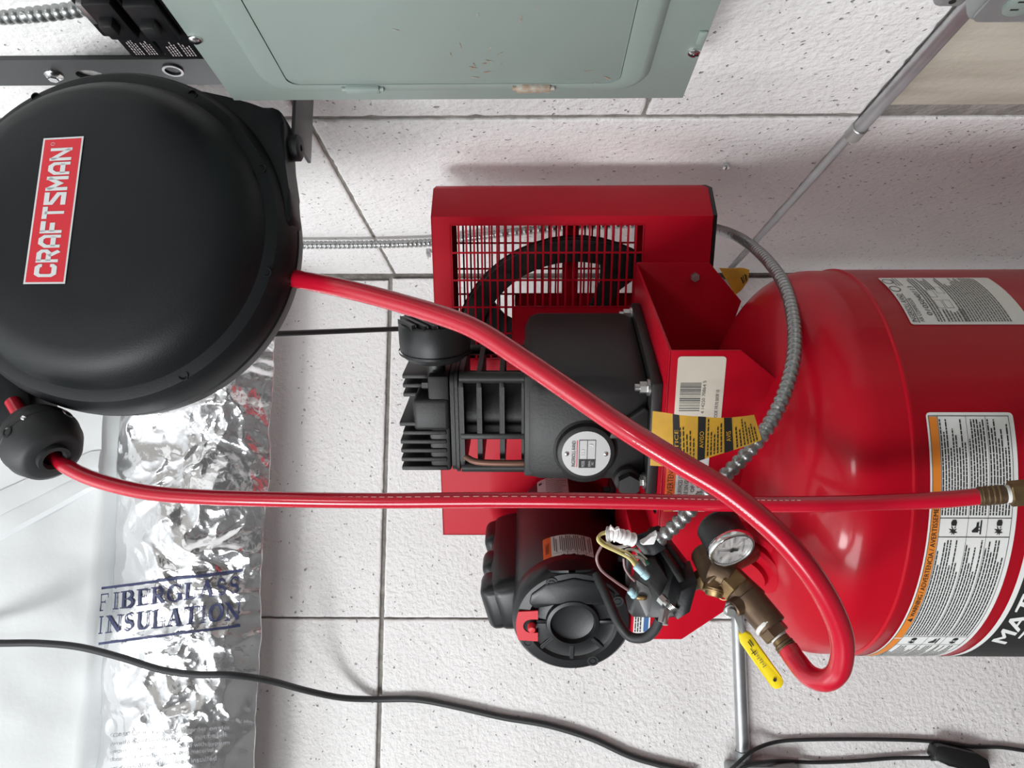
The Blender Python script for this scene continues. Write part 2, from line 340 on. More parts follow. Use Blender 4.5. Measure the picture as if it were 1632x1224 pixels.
class Decal:
    """flat print laid on a surface: mp(s, t, lift) gives the place on that surface"""
    def __init__(s, mp, lift=.0004, step=.0002, ds=.012): s.mp = mp; s.bm = bmesh.new(); s.mats = []; s.l0 = lift; s.st = step; s.ds = ds
    def mi(s, k):
        if k not in s.mats: s.mats.append(k)
        return s.mats.index(k)
    def poly(s, pts, k, lay=1, flip=False):
        vs = [s.bm.verts.new(s.mp(p[0], p[1], s.l0+s.st*lay)) for p in pts]
        try: f = s.bm.faces.new(vs); f.material_index = s.mi(k)
        except ValueError: pass
    def rect(s, a, b, c, d, k, lay=1):
        n = max(1, int(abs(c-a)/s.ds)); m = max(1, int(abs(d-b)/s.ds)) if s.ds < .011 else 1
        for i in range(n):
            for j in range(m):
                x0 = a+(c-a)*i/n; x1 = a+(c-a)*(i+1)/n; y0 = b+(d-b)*j/m; y1 = b+(d-b)*(j+1)/m
                s.poly([(x0, y0), (x1, y0), (x1, y1), (x0, y1)], k, lay)
    def rnd(s, a, b, c, d, r, k, lay=0, rt=None):
        rt = rt or r
        # rounded rectangle as strips so that it can bend
        n = max(6, int((c-a)/s.ds)); xs = sorted(set([a+(c-a)*i/n for i in range(n+1)]+[a+r*q for q in (.15, .4, .7, 1)]+[c-r*q for q in (.15, .4, .7, 1)]))
        def ins(x):
            e = min(x-a, c-x)
            return 0 if e >= r else (r-math.sqrt(max(0, r*r-(r-e)**2)))*rt/r
        for x0, x1 in zip(xs[:-1], xs[1:]):
            if x1-x0 < 1e-7: continue
            i0, i1 = ins(x0), ins(x1); s.poly([(x0, b+i0), (x1, b+i1), (x1, d-i1), (x0, d-i0)], k, lay)
    def text(s, body, a, b, c, d, k, lay=3, rot=0, slant=0):
        vs, fs = text2d(body)
        def mp(x, y):
            x = x+slant*(y-.5)
            if rot == 90: x, y = 1-y, x
            if rot == -90: x, y = y, 1-x
            return (a+(c-a)*x, b+(d-b)*y)
        for f in fs: s.poly([mp(*vs[i]) for i in f], k, lay)
    def glyphs(s, body, fn, a, b, c, d, k, lay=3, gap=.14, slant=0, rots=None, wid=None):
        W = [(wid or {}).get(ch, 1) for ch in body]; tot = sum(W)+gap*(len(body)-1); x = 0
        for ch, w in zip(body, W):
            for q in fn(ch):
                s.poly([(a+(c-a)*(x+p[0]*w+slant*p[1])/tot, b+(d-b)*p[1]) for p in q], k, lay)
            x += w+gap
    def para(s, a, b, c, d, n, k='ink', lay=2, seed=1, fill=.5, ragged=.3, wl=1.6):
        R = random.Random(seed); p = (d-b)/n
        for i in range(n):
            y1 = d-i*p; y0 = y1-p*fill; x = a; end = c-(c-a)*(R.random()*ragged if R.random() < .6 else 0)
            while x < end:
                w = p*wl*(.4+1.3*R.random()); x1 = min(end, x+w)
                if x1-x > p*.2: s.rect(x, y0, x1, y1, k, lay)
                x = x1+p*wl*.17
    def build(s, name, parent=None, clip=None):
        me = bpy.data.meshes.new(name); bmesh.ops.recalc_face_normals(s.bm, faces=s.bm.faces); s.bm.to_mesh(me); s.bm.free()
        for k in s.mats: me.materials.append(M[k])
        o = bpy.data.objects.new(name, me); COL.objects.link(o)
        if parent: o.parent = parent
        return o
def flat(o, u, v):
    o, u, v = Vector(o), Vector(u).normalized(), Vector(v).normalized(); n = u.cross(v)
    return lambda s, t, l: o+u*s+v*t+n*l
def quadmap(o00, o10, o01, o11, n):      # s,t in 0..1
    a, b, c, d = map(Vector, (o00, o10, o01, o11)); n = Vector(n).normalized()
    return lambda s, t, l: a*(1-s)*(1-t)+b*s*(1-t)+c*(1-s)*t+d*s*t+n*l

# ================================================================== THE SETTING
def struct(name, mb, m, smooth=False): return tag(mb.build(name, m, smooth=smooth), kind='structure')
b = B(); b.box((-4, -4, -.1), (XW+.4, YW+.4, 0)); struct('floor', b, 'floor')
b = B(); b.box((-4, -4, 3.5), (XW+.4, YW+.4, 3.6)); struct('ceiling', b, 'ceil')
b = B(); b.box((-4.1, -4, 0), (-4, YW+.4, 3.5)); struct('wall_left', b, 'wallp')
b = B(); b.box((-4, -4.1, 0), (XW+.4, -4, 3.5)); struct('wall_front', b, 'wallp')
JG = .011
def rough_block(x0, x1, z0, z1, dep, mtx, name, parent, mk, seed, jag=1.0):
    """one block: slightly chipped arrises; local x along the wall, z up, face at y=0"""
    nx = max(10, int((x1-x0)/.012)); nz = max(10, int((z1-z0)/.012)); bm = B()
    def edge(u, s): return (.0016*noise.noise(Vector((u*55, seed*7.1+s*3.3, 0)))+.0022*max(0, noise.noise(Vector((u*130, seed*3.7+s, 4)))))*jag
    pts = []
    for i in range(nx+1): pts.append((x0+(x1-x0)*i/nx, z0+abs(edge(i*.012, 1))))
    for j in range(1, nz+1): pts.append((x1-abs(edge(j*.012, 2)), z0+(z1-z0)*j/nz))
    for i in range(1, nx+1): pts.append((x1-(x1-x0)*i/nx, z1-abs(edge(i*.012, 3))))
    for j in range(1, nz): pts.append((x0+abs(edge(j*.012, 4)), z1-(z1-z0)*j/nz))
    cx, cz = (x0+x1)/2, (z0+z1)/2
    def inset(p, d): return (p[0]+(d if p[0] < cx else -d)*(1 if abs(p[0]-x0) < .006 or abs(p[0]-x1) < .006 else 0), p[1]+(d if p[1] < cz else -d)*(1 if abs(p[1]-z0) < .006 or abs(p[1]-z1) < .006 else 0))
    rows = [[mtx @ Vector((p[0], dep, p[1])) for p in pts], [mtx @ Vector((p[0], .0022, p[1])) for p in pts], [mtx @ Vector((*[q for q in (inset(p, .0016)[0],)], 0.0006, inset(p, .0016)[1])) for p in pts], [mtx @ Vector((inset(p, .004)[0], 0, inset(p, .004)[1])) for p in pts]]
    vs = bm.quadgrid(rows, True)
    bm.bm.faces.new(vs[-1])
    return bm.build(name, mk, parent, smooth=False)
# back wall: mortar backing + big white blocks in stack bond
b = B(); b.box((-4, YW+.008, 0), (XW+.4, YW+.35, 3.5)); wb = struct('wall_back', b, 'mortar')
mb_ = Matrix.Translation((0, YW, 0))
xj = [-1.04, -.2555, .53]; zj = [.345, 1.128, 1.9165, 2.70]
for i in range(2):
    for j in range(3):
        g = .0035
        gt = .006 if j == 1 else g
        rough_block(xj[i]+.002, xj[i+1]-(.002 if i == 0 else (.013 if j == 2 else .008)), zj[j]+(gt if j == 2 else g), zj[j+1]-(gt if j == 1 else g), .14, mb_, 'block', wb, 'block', 11+i*5+j, .8)
# right wall
b = B(); b.box((XW+.0045, -4, 0), (XW+.35, YW+.008, 3.5)); wr = struct('wall_right', b, 'mortar')
mr_ = Matrix(((0, 1, 0, XW), (1, 0, 0, 0), (0, 0, 1, 0), (0, 0, 0, 1)))   # local x -> world Y, local y -> world X
yj = 1.029
for z0, z1 in ((.345, 1.124), (1.124, 1.905), (1.905, 2.70)):
    rough_block(yj+.006, YW-.006, z0+(.0075 if 1.1 < z0 < 1.2 else .0028), z1-(.0075 if 1.1 < z1 < 1.2 else .0028), .14, mr_, 'block', wr, 'block', 31+z0, 1.3)
for z0, z1 in ((1.124, 1.433), (1.433, 1.912), (1.912, 2.70)):
    rough_block(.27, yj-.006, z0+(.01 if z0 < 1.2 else .0022), z1-.0022, .14, mr_, 'block', wr, 'block', 51+z0, 2.2)
rough_block(.27, yj-.022, .345, 1.124-.010, .14, Matrix.Translation((.004, 0, 0)) @ mr_, 'block', wr, 'stained', 77, .6)
for nd_ in M['stained'].node_tree.nodes:
    if nd_.type == 'TEX_NOISE' and abs(nd_.inputs['Scale'].default_value-9) < .1:      # stains run down the block
        mp_ = M['stained'].node_tree.nodes.new('ShaderNodeMapping'); mp_.inputs['Scale'].default_value = (1, 2.2, .35)
        lk_ = nd_.inputs['Vector'].links[0]; M['stained'].node_tree.links.new(lk_.from_socket, mp_.inputs['Vector']); M['stained'].node_tree.links.new(mp_.outputs['Vector'], nd_.inputs['Vector'])
tag(wr.children[-1], 'stained beige block below the conduit')

# ================================================================== COMPRESSOR
cp = thing('air_compressor', 'red upright air compressor with black pump and motor on its tank', 'compressor', T0, -TH)
R0 = .254
# tank
b = B()
prof = [(.001, .21)]+[(R0*math.sin(math.radians(a)), .337-.127*math.cos(math.radians(a))) for a in range(6, 91, 6)]
prof += [(R0, .7), (R0, 1.1895), (R0+.0012, 1.191), (R0+.0012, 1.1945), (R0-.0012, 1.196), (R0-.0014, 1.225)]
prof += [(max(.001, (R0-.0014)*math.cos(math.radians(a))), 1.225+.122*math.sin(math.radians(a))) for a in range(5, 91, 5)]
b.lathe(prof, ID, 128)
tank = b.build('tank', 'red', cp, ang=50)
for a in (30, 150, 270):
    b = B(); m = Matrix.Rotation(math.radians(a), 4, 'Z'); b.box((.20, -.04, 0), (.262, .04, .34), m, .004); b.box((.20, -.05, 0), (.30, .05, .008), m, .002)
    b.build('foot', 'red2', cp)
# bung on the dome and its nut
bc = Vector((-.072, -.150, 1.312)); bn = Vector((-.30, -.62, .72)).normalized()
b = B(); b.lathe([(.052, -.02), (.052, .000), (.049, .004), (.040, .0055), (.040, -.01)], frame(bc, bn), 36, cap=False); b.build('bung_collar', 'red2', tank)
b = B(); b.lathe([(.036, -.02), (.036, .010), (.032, .014), (.020, .015), (.020, .022), (.001, .022)], frame(bc, bn), 32); b.build('bung', 'red2', tank)
def tankmap(s, t, l):       # s = degrees of azimuth seen from the camera side (right positive), t = height
    a = math.radians(s); w = Vector((math.sin(a), -math.cos(a), 0))*(R0+l)
    return Vector((w.dot(UX), w.dot(UY), t))
# spec plate on the right
d = Decal(tankmap, ds=3)
d.rnd(32.6, 1.0330, 56.7, 1.1668, .8, 'white', 0, .0035)
d.text('INGERSOLL-RAND', 33.5, 1.1585, 45.5, 1.1645, 'ink'); d.rect(33.2, 1.1563, 46, 1.1572, 'ink'); d.text('AIR COMPRESSOR', 33.5, 1.1505, 43.5, 1.1553, 'ink')
d.text('0105040113', 36, 1.1375, 50, 1.1435, 'ink', slant=.02)
for cx in (48.6, 53.6):
    for i in range(14):
        a0, a1 = 2*math.pi*i/14, 2*math.pi*(i+1)/14
        d.poly([(cx+1.7*math.cos(a0), 1.160+.0065*math.sin(a0)), (cx+1.7*math.cos(a1), 1.160+.0065*math.sin(a1)), (cx+1.4*math.cos(a1), 1.160+.0053*math.sin(a1)), (cx+1.4*math.cos(a0), 1.160+.0053*math.sin(a0))], 'inkl', 2)
d.para(50.5, 1.1450, 56, 1.155, 3, 'inkl', seed=3, wl=.2)
d.para(33.6, 1.1255, 56, 1.1355, 3, 'inkl', seed=4, ragged=.5, wl=250)
for i, (x, z) in enumerate(((39, 1.118), (44, 1.118), (39, 1.108), (46, 1.106))):
    for r in ((x, z, x+3.6, z+.0005), (x, z+.008, x+3.6, z+.0085), (x, z, x+.12, z+.008), (x+3.5, z, x+3.6, z+.008)): d.rect(*r, 'inkl')
d.para(33.6, 1.098, 38.5, 1.124, 7, 'inkl', seed=5, wl=250); d.para(48, 1.112, 56, 1.124, 4, 'inkl', seed=6, wl=250)
d.para(33.6, 1.052, 56, 1.104, 16, 'inkl', seed=7, ragged=.35, wl=300)
d.build('spec_label', tank)
# long warning label wrapping to the left
d = Decal(tankmap, ds=3)
d.rnd(-84, 1.0878, 7.7, 1.1782, 1.0, 'white', 0, .0045)
d.rect(-56.8, 1.1672, 6.6, 1.1755, 'orange', 1); d.rect(-84, 1.1672, -57.4, 1.1755, 'orange', 1)
d.text('WARNING / ADVERTENCIA / AVERTISSEMENT', -46.4, 1.1689, -12.6, 1.1741, 'ink', 3)
d.poly([(-48.6, 1.1690), (-47.0, 1.1690), (-47.8, 1.1745)], 'ink', 3)
for z in (1.1760, 1.1667, 1.0930): d.rect(-84, z-.0003, 6.9, z+.0003, 'ink', 2)
rows = [(1.1667, 1.1375), (1.1375, 1.1172), (1.1172, 1.0930)]
for z in (1.1375, 1.1172): d.rect(-84, z-.0002, 6.9, z+.0002, 'ink', 2)
for s in (6.8, -17.3, -22.0, -56.0, -61.2): d.rect(s-.08, 1.093, s+.08, 1.1667 if s < 6 else 1.176, 'ink', 2)
for k, (z1, z0) in enumerate(rows):
    n = int((z1-z0)/.0032)
    d.para(-16.6, z0+.001, 6.0, z1-.001, n, 'ink', seed=20+k, wl=330, fill=.48); d.para(-55.4, z0+.001, -22.8, z1-.001, n, 'ink', seed=30+k, wl=330, fill=.48)
    d.para(-82, z0+.001, -62, z1-.001, n, 'ink', seed=40+k, wl=330, fill=.42)
    zc = (z0+z1)/2; h = .0062
    for (s0, rot) in ((-21.6, 0), (-60.6, 1)):
        def q(pts): d.poly([(s0+4*px, zc+h*(py-.5)*2.0) for px, py in pts], 'ink', 3)
        if k == 1:
            q([(.08, .15), (.95, .15), (.95, .28), (.08, .28)]); q([(.2, .4), (.85, .4), (.8, .6), (.55, .62), (.3, .95), (.2, .9)]); q([(.3, .3), (.36, .3), (.36, .4), (.3, .4)]); q([(.5, .3), (.56, .3), (.56, .4), (.5, .4)])
        else:
            q([(.62, .28), (.82, .24), (.97, .34), (.97, .62), (.82, .74), (.62, .7)])
            q([(.02, .4), (.16, .5), (.02, .62), (.2, .6), (.16, .85), (.28, .66), (.42, .9), (.38, .62), (.5, .58), (.36, .46), (.44, .2), (.28, .36), (.18, .12), (.16, .36)])
            q([(.44, .36), (.58, .3), (.58, .38), (.46, .44)]); q([(.46, .56), (.58, .62), (.58, .7), (.44, .64)])
d.build('warning_label', tank)
# black badge with white border
d = Decal(tankmap, ds=3)
d.rnd(-86, .960, -4, 1.0738, 2, 'white', 0, .009); d.rnd(-85, .965, -5, 1.0680, 1.5, 'ink', 1, .0065)
d.text('MATCO', -59.5, 1.0420, -24.0, 1.0625, 'white', 3, slant=.06); d.text('TOOLS', -57.5, 1.0160, -24, 1.0365, 'white', 3, slant=.06)
d.text('MATCO', -59.0, 1.0423, -23.5, 1.0628, 'white', 3, slant=.06); d.text('TOOLS', -57.0, 1.0163, -23.5, 1.0368, 'white', 3, slant=.06)
d.build('name_badge', tank)
# platform
ZP = 1.432; PX0, PX1, PY0, PY1 = -.213, .187, -.11, .198
b = B(); b.prism([(PX0, PY0), (PX1, PY0), (.230, PY1), (PX0, PY1)], ZP-.0035, ZP, ID, .0012)
plate = b.build('mounting_plate', 'red2', cp)
fy = frame((0, PY0, 0), (0, -1, 0), (1, 0, 0))     # local (x, y, z) -> (lx, -?, ...)
def skirtfront(poly, y0, name):
    m = Matrix(((1, 0, 0, 0), (0, 0, 1, y0), (0, 1, 0, 0), (0, 0, 0, 1))); b = B(); b.prism(poly, 0, .0035, m, .0009); return b.build(name, 'red2', cp)
fp = skirtfront([(PX0, ZP), (PX1, ZP), (PX1, 1.349), (.148, 1.300), (.10, 1.318), (0, 1.334), (-.10, 1.318), (-.158, 1.326), (PX0, 1.391)], PY0, 'front_skirt')
bk_s = skirtfront([(PX0, ZP), (.232, ZP-.002), (.232, 1.322), (.172, 1.268), (.09, 1.29), (0, 1.30), (-.10, 1.29), (-.17, 1.268), (PX0, 1.322)], .1955, 'rear_skirt')
# raised rail of the motor on the left end
b = B(); b.box((PX0, PY0-.0005, ZP-.004), (-.075, .19, 1.4585), bev=.002); b.build('motor_rail', 'red2', cp)
bp_ = L(1107, 441, .1955); b = B(); b.hexn(bp_+Vector((0, .002, 0)), bp_-Vector((0, .006, 0)), .007); b.cyl(bp_, bp_-Vector((0, .009, 0)), .0035); b.build('bolt', 'zinc', cp)
# oval slots in the plate, dark recess rings
for cx, cy in ((-.03, -.075), (-.085, -.088)):
    b = B(); b.lathe([(.001, 0), (.016, 0), (.017, .0009), (.019, .0009), (.019, 0)], Matrix.Translation((cx, cy, ZP)) @ Matrix.Diagonal((.55, 1.0, 1, 1)), 24); b.build('slot', 'dark', plate)
# stickers on the front skirt
FS = lambda s, t, l: Vector((s, PY0-.0003-l, t))
d = Decal(FS, ds=.05)
xa, xb, za, zb = .098, .180, 1.3655, 1.4215
d.rnd(xa, za, xb, zb, .004, 'cream', 0)
R = random.Random(5); x = .112
while x < .147:
    w = R.choice((.0006, .0009, .0014, .002)); d.rect(x, 1.392, x+w, 1.4165, 'inkl', 1); x += w+R.choice((.0006, .001, .0014))
d.text('4 14250 70864 5', .109, 1.3865, .150, 1.3905, 'inkl', 2); d.text('CODE FR70 BR9F10', .101, 1.3705, .139, 1.3745, 'inkl', 2)
d.build('barcode_label', fp)
d = Decal(FS, ds=.05)
d.rect(-.022, 1.3755, .052, 1.4265, 'white', 0); d.rect(-.022, 1.4145, .052, 1.4265, 'redorange', 1)
d.text('ADVERTENCIA', -.006, 1.4170, .046, 1.4242, 'ink', 2)
d.text('HOT SURFACES CAN BURN', -.012, 1.4060, .048, 1.4110, 'ink', 2)
for k, s_ in enumerate(('NO USE SIN GUARDAS', 'RISK OF BURNS', 'LEA EL MANUAL')): d.text(s_, -.012, 1.3985-k*.0078, .040, 1.4032-k*.0078, 'ink', 2)
d.poly([(-.021, 1.38), (-.015, 1.38), (-.018, 1.40)], 'ink', 2)
d.build('caution_label', fp)
d = Decal(lambda s, t, l: Vector((s, PY0-.0010-l, t)), ds=.05); d.rect(-.203, 1.4345, -.160, 1.4560, 'white', 0); d.rect(-.200, 1.4365, -.163, 1.4430, 'blue', 1); d.para(-.200, 1.4445, -.163, 1.4545, 3, seed=8, wl=2)
d.build('small_label', fp)
# ---- belt guard
GX0, GX1, GZ0, GZ1, GY, GB = -.238, .300, 1.318, 1.7385, .200, .290
guard = B()
gx0, gx1, gz0, gz1 = .078, .288, 1.421, 1.7095
def sheet(a, c, mb=guard): mb.box(a, c, bev=.0008)
for y in (GY, GB):
    guard.box((GX0, y, GZ0), (gx0, y+.002, GZ1)); guard.box((gx1, y, GZ0), (GX1+(.036 if y > .25 else 0), y+.002, GZ1))
    guard.box((gx0, y, GZ0), (gx1, y+.002, gz0)); guard.box((gx0, y, gz1), (gx1, y+.002, GZ1))
    guard.box((gx0, y, gz0), (.162, y+.002, 1.615))
# flared right side, top and left flange
m = Matrix(((1, 0, 0, 0), (0, 1, 0, 0), (0, 0, 1, 0), (0, 0, 0, 1)))
guard.prism([(GX1, GY), (GX1+.036, GY+.048), (GX1+.036, GB), (GX1+.0335, GB), (GX1+.0335, GY+.050), (GX1-.003, GY+.001)], GZ0, GZ1-.002)
guard.prism([(GX0, GY), (GX0+.002, GY), (GX0+.002, GB), (GX0, GB)], GZ0, GZ1)
guard.box((.09, GB-.004, 1.512), (gx1, GB, 1.537))
guard.prism([(GX0, GY), (GX1, GY), (GX1+.036, GY+.048), (GX1+.036, GB), (GX0, GB)], GZ1-.0022, GZ1)
gob = guard.build('belt_guard', 'red2', cp)
b = B(); b.prism([(GX1+.001, GY), (GX1+.0365, GY+.048), (GX1+.0365, GB), (GX1+.030, GB), (GX1+.031, GY+.050), (GX1-.005, GY+.002), (GX0, GY+.002), (GX0, GY)], GZ0-.004, GZ0+.002); b.build('guard_edge_trim', 'dark', gob)
for y in (GY, GB):
    b = B(); n = 25
    for i in range(n+1):
        z = gz0+(gz1-gz0)*i/n; x0 = .162 if z < 1.615 else gx0
        b.box((x0, y, z-.0014), (gx1, y+.002, z+.0014))
    for k in range(6):
        x = gx1-.042*k; b.box((x-.0014, y, gz0 if k < 4 else 1.615), (x+.0014, y+.002, gz1))
    b.build('guard_grille', 'red2', gob, smooth=False)
# flywheel, motor pulley and belt
fc = Vector((.07, 0, 1.52)); mc = Vector((-.19, 0, 1.5355))
b = B(); fm = frame((fc.x, .222, fc.z), (0, 1, 0), (1, 0, 0))
b.lathe([(.158, 0), (.192, 0), (.192, .012), (.186, .017), (.192, .022), (.192, .034), (.158, .034), (.158, 0)], fm, 64, cap=False)
b.lathe([(.001, -.004), (.034, -.004), (.034, .038), (.001, .038)], fm, 28)
for k in range(5):
    a = math.radians(25+72*k-(18 if k == 4 else 0)); mm = fm @ Matrix.Rotation(a, 4, 'Z')
    b.prism([(.028, -.020), (.09, -.012), (.130, -.014), (.162, -.034), (.162, .034), (.130, .014), (.09, .012), (.028, .020)], .010, .024, mm, .002)
b.build('flywheel', 'pump', cp)
b = B(); b.lathe([(.001, 0), (.042, 0), (.042, .01), (.036, .017), (.042, .024), (.042, .034), (.001, .034)], frame((mc.x, .222, mc.z), (0, 1, 0), (1, 0, 0)), 32); b.build('motor_pulley', 'pump', cp)
b = B(); pts = []
c1, c2 = Vector((fc.x, fc.z)), Vector((mc.x, mc.z))
for a in range(-100, 89, 8): pts.append((c1.x+  .190*math.cos(math.radians(a)), c1.y+.190*math.sin(math.radians(a))))
for a in range(110, 241, 10): pts.append((c2.x+.043*math.cos(math.radians(a)), c2.y+.043*math.sin(math.radians(a))))
pts.append(pts[0])
b.tube([Vector((x, .239, z)) for x, z in pts], .007, 8, cap=False); b.build('drive_belt', 'rubber', cp)
# ---- pump
b = B(); b.prism([(-.012, -.088), (.139, -.088), (.187, .128), (-.012, .128)], ZP, ZP+.014, ID, .003)
b.prism([(-.004, -.070), (.134, -.070), (.180, .122), (-.004, .122)], ZP+.010, 1.598, ID, .018)
b.box((.002, -.064, 1.575), (.140, .105, 1.600), bev=.004)
pc = b.build('crankcase', 'pump', cp)
b = B(); fb = frame((.043, -.066, 1.522), (0, -1, 0), (1, 0, 0))
b.lathe([(.048, -.02), (.047, .0), (.038, .006), (.036, .013), (.033, .0145), (.001, .0145)], fb, 40); b.build('bearing_cap', 'pump', pc)
# nameplate disc
yN = -.066-.0150
b = B(); b.lathe([(.0305, 0), (.0305, .0010), (.001, .0010)], frame((.043, yN+.0006, 1.522), (0, -1, 0), (1, 0, 0)), 40)
npl = b.build('nameplate', 'silver', pc)
NP = lambda s, t, l: Vector((.043+s, yN-.0006-l, 1.522+t))
d = Decal(NP, ds=.05)
d.text('INGERSOLL-RAND', -.0175, .0135, .0175, .0182, 'ink', 1); d.rect(-.018, .0110, .018, .0122, 'redink', 1)
for r in ((-.019, .0085, .019, .0092), (-.019, -.0015, .019, -.0008), (-.019, -.0118, .019, -.0111), (-.019, -.0118, -.0183, .0092), (.0183, -.0118, .019, .0092)): d.rect(*r, 'ink', 1)
d.rect(-.019, -.0115, -.0075, .009, 'ink', 1); d.text('MODEL', -.0175, .0020, -.009, .0058, 'silver', 2); d.text('SERIAL', -.0175, -.0055, -.009, -.0028, 'silver', 2); d.text('NO', -.015, -.0095, -.011, -.0067, 'silver', 2)
d.text('SS3', -.004, .0022, .0055, .0062, 'white', 2); d.text('J', .010, -.0080, .013, -.004, 'white', 2)
d.build('engraving', npl)
for s_ in (-1, 1):
    b = B(); b.sphere((.043, yN-.001, 1.522+s_*.0245), .0030, 12, (1, .6, 1)); b.build('rivet', 'chrome', npl)
# oil plug, sight and drain elbow
p = Vector((.004, -.078, 1.468)); b = B(); b.cyl(p+Vector((0, .03, 0)), p+Vector((0, -.004, 0)), .020, .017, bev=.003); b.hexn(p+Vector((0, -.004, 0)), p+Vector((0, -.016, 0)), .0145); b.build('oil_plug', 'pump', pc)
b = B(); b.prism([(.062, 1.495), (.078, 1.488), (.104, 1.452), (.100, 1.446), (.074, 1.446), (.062, 1.47)], -.0005, .010, Matrix(((1, 0, 0, 0), (0, 0, -1, -.070), (0, 1, 0, 0), (0, 0, 0, 1))), .003); b.build('lug', 'pump', pc)
for (x, y) in ((.128, -.072), (.173, .112), (.004, -.077), (.004, .108)):
    b = B(); q = Vector((x, y, ZP+.014)); b.cyl(q, q+Vector((0, 0, .003)), .0105); b.hexn(q+Vector((0, 0, .003)), q+Vector((0, 0, .012)), .0078); b.cyl(q, q+Vector((0, 0, .018)), .0045); b.build('bolt', 'zinc', pc)
# cylinder with fins
b = B(); b.cyl((.070, .02, 1.592), (.070, .02, 1.69), .047, seg=36)
cy = b.build('cylinder', 'pump', cp)
for z in (1.600, 1.628, 1.657, 1.680):
    b = B(); b.prism(rrect(.138, .135, .018, 5, .068, .02), z-.0032, z+.0032, ID, .0012); b.build('cooling_fin', 'pump', cy)
for x, y in ((.006, -.040), (.130, -.040), (.006, .080), (.130, .080)):
    b = B(); b.cyl((x, y, 1.594), (x, y, 1.682), .0075, seg=14); b.build('stud_column', 'pump', cy)
b = B(); b.box((.048, -.049, 1.594), (.056, -.040, 1.682), bev=.002); b.build('rib', 'pump', cy)
b = B(); b.prism(rrect(.140, .137, .012, 4, .068, .02), 1.684, 1.688); b.prism(rrect(.136, .133, .012, 4, .068, .02), 1.689, 1.694); b.build('valve_plate', 'pump', cp)
# head
b = B(); b.box((.002, -.047, 1.695), (.134, .086, 1.722), bev=.004)
b.box((.060, -.050, 1.695), (.104, .03, 1.742), bev=.006, seg=3)
hd = b.build('cylinder_head', 'pump', cp)
for k in range(6):
    x = .004+k*.0125; b = B(); b.box((x, -.049, 1.700), (x+.0062, .086, 1.760-(.004 if k == 4 else 0)), bev=.0016); b.build('head_fin', 'pump', hd)
for k in range(3):
    x = .096+k*.0125; b = B(); b.box((x, -.020, 1.715), (x+.0062, .086, 1.758), bev=.0016); b.build('head_fin', 'pump', hd)
for x in (.02, .075, .12):
    b = B(); q = Vector((x, -.036, 1.722)); b.hexn(q, q+Vector((0, 0, .008)), .007); b.build('head_bolt', 'pump', hd)
# tube from head to below
b = B(); b.tube(spline([L(742, 728, -.045), L(760, 736, -.055), L(800, 738, -.058), L(842, 737, -.055), L(858, 730, -.04)]), .0042, 12); b.build('copper_tube', 'copper', cp)
# air filter canister
fcn = Vector((.150, -.022, 1.713)); fmx = frame(fcn, (1, 0, 0), (0, 1, 0))
b = B(); b.lathe([(.012, -.04), (.012, .0), (.036, .001), (.0415, .006), (.0425, .010), (.0445, .012), (.0455, .022), (.0455, .046), (.0435, .0495), (.001, .0495)], fmx, 48)
fl = b.build('air_filter', 'black', cp)
for k in range(-4, 5):
    t = k*.0096; h = math.sqrt(max(0, .0425**2-t*t)); mm = fmx @ Matrix.Rotation(math.radians(35), 4, 'Z')
    if h < .01: continue
    for (a0, a1) in (((-h, h),) if abs(k) > 1 else ((-h, -.011), (.011, h))):
        b = B(); b.box((a0, t-.0031, .048), (a1, t+.0031, .0535), mm, .0008); b.build('filter_rib', 'black', fl)
b = B(); b.lathe([(.0465, .0095), (.0465, .0125)], fmx, 48, cap=False); b.build('seam', 'dark', fl)
# ---- motor
MX, MZ, MR = -.190, 1.5355, .078
fmot = frame((MX, -.100, MZ), (0, 1, 0), (1, 0, 0))      # local z goes to the back, local x right
b = B(); b.lathe([(.070, .006), (.0765, .012), (.0785, .03), (.0785, .262), (.076, .275), (.05, .285), (.012, .285), (.012, .325), (.001, .325)], fmot, 64)
mo = b.build('motor', 'motor', cp)
b = B(); b.lathe([(.0790, .034), (.0805, .032), (.0805, .008), (.0785, .0), (.074, -.005), (.060, -.007), (.056, -.003), (.047, -.002), (.036, -.004), (.0345, -.010), (.0300, -.011), (.028, -.004), (.020, -.002), (.001, -.002)], fmot, 64)
cap_ = b.build('end_bell', 'motor', mo)
def motface(u, v, w): return fmot @ Vector((u, 0, 0)) + Vector((0, -w, v))
def ep(u, v, w=0): return Vector((MX+u, -.100-w, MZ+v))
EF = Matrix(((1, 0, 0, MX), (0, 0, -1, -.100), (0, 1, 0, MZ), (0, 0, 0, 1)))
b = B(); b.prism([(.022, .050), (.030, .058), (.044, .055), (.060, .036), (.069, .0), (.062, -.036), (.046, -.054), (.032, -.052), (.026, -.034), (.034, -.015), (.0345, .015), (.026, .030)], -.004, .0085, EF, .003); b.build('terminal_cover', 'motor', mo)
for k in (2, 3, 4, 5, 6):
    a = math.radians(45*k); b = B(); b.box((.034, -.003, -.006), (.062, .003, .0055), EF @ Matrix.Rotation(a, 4, 'Z'), .001); b.build('end_rib', 'motor', mo)
for a in (118, 205, 300, 25):
    a = math.radians(a); q = ep(.067*math.cos(a), .067*math.sin(a), .004); b = B(); b.lathe([(.008, -.006), (.008, .003), (.005, .003), (.004, -.001), (.001, -.001)], frame(q, (0, -1, 0)), 14); b.hexn(q, q+Vector((0, -.003, 0)), .0042); b.build('end_screw', 'motor', mo)
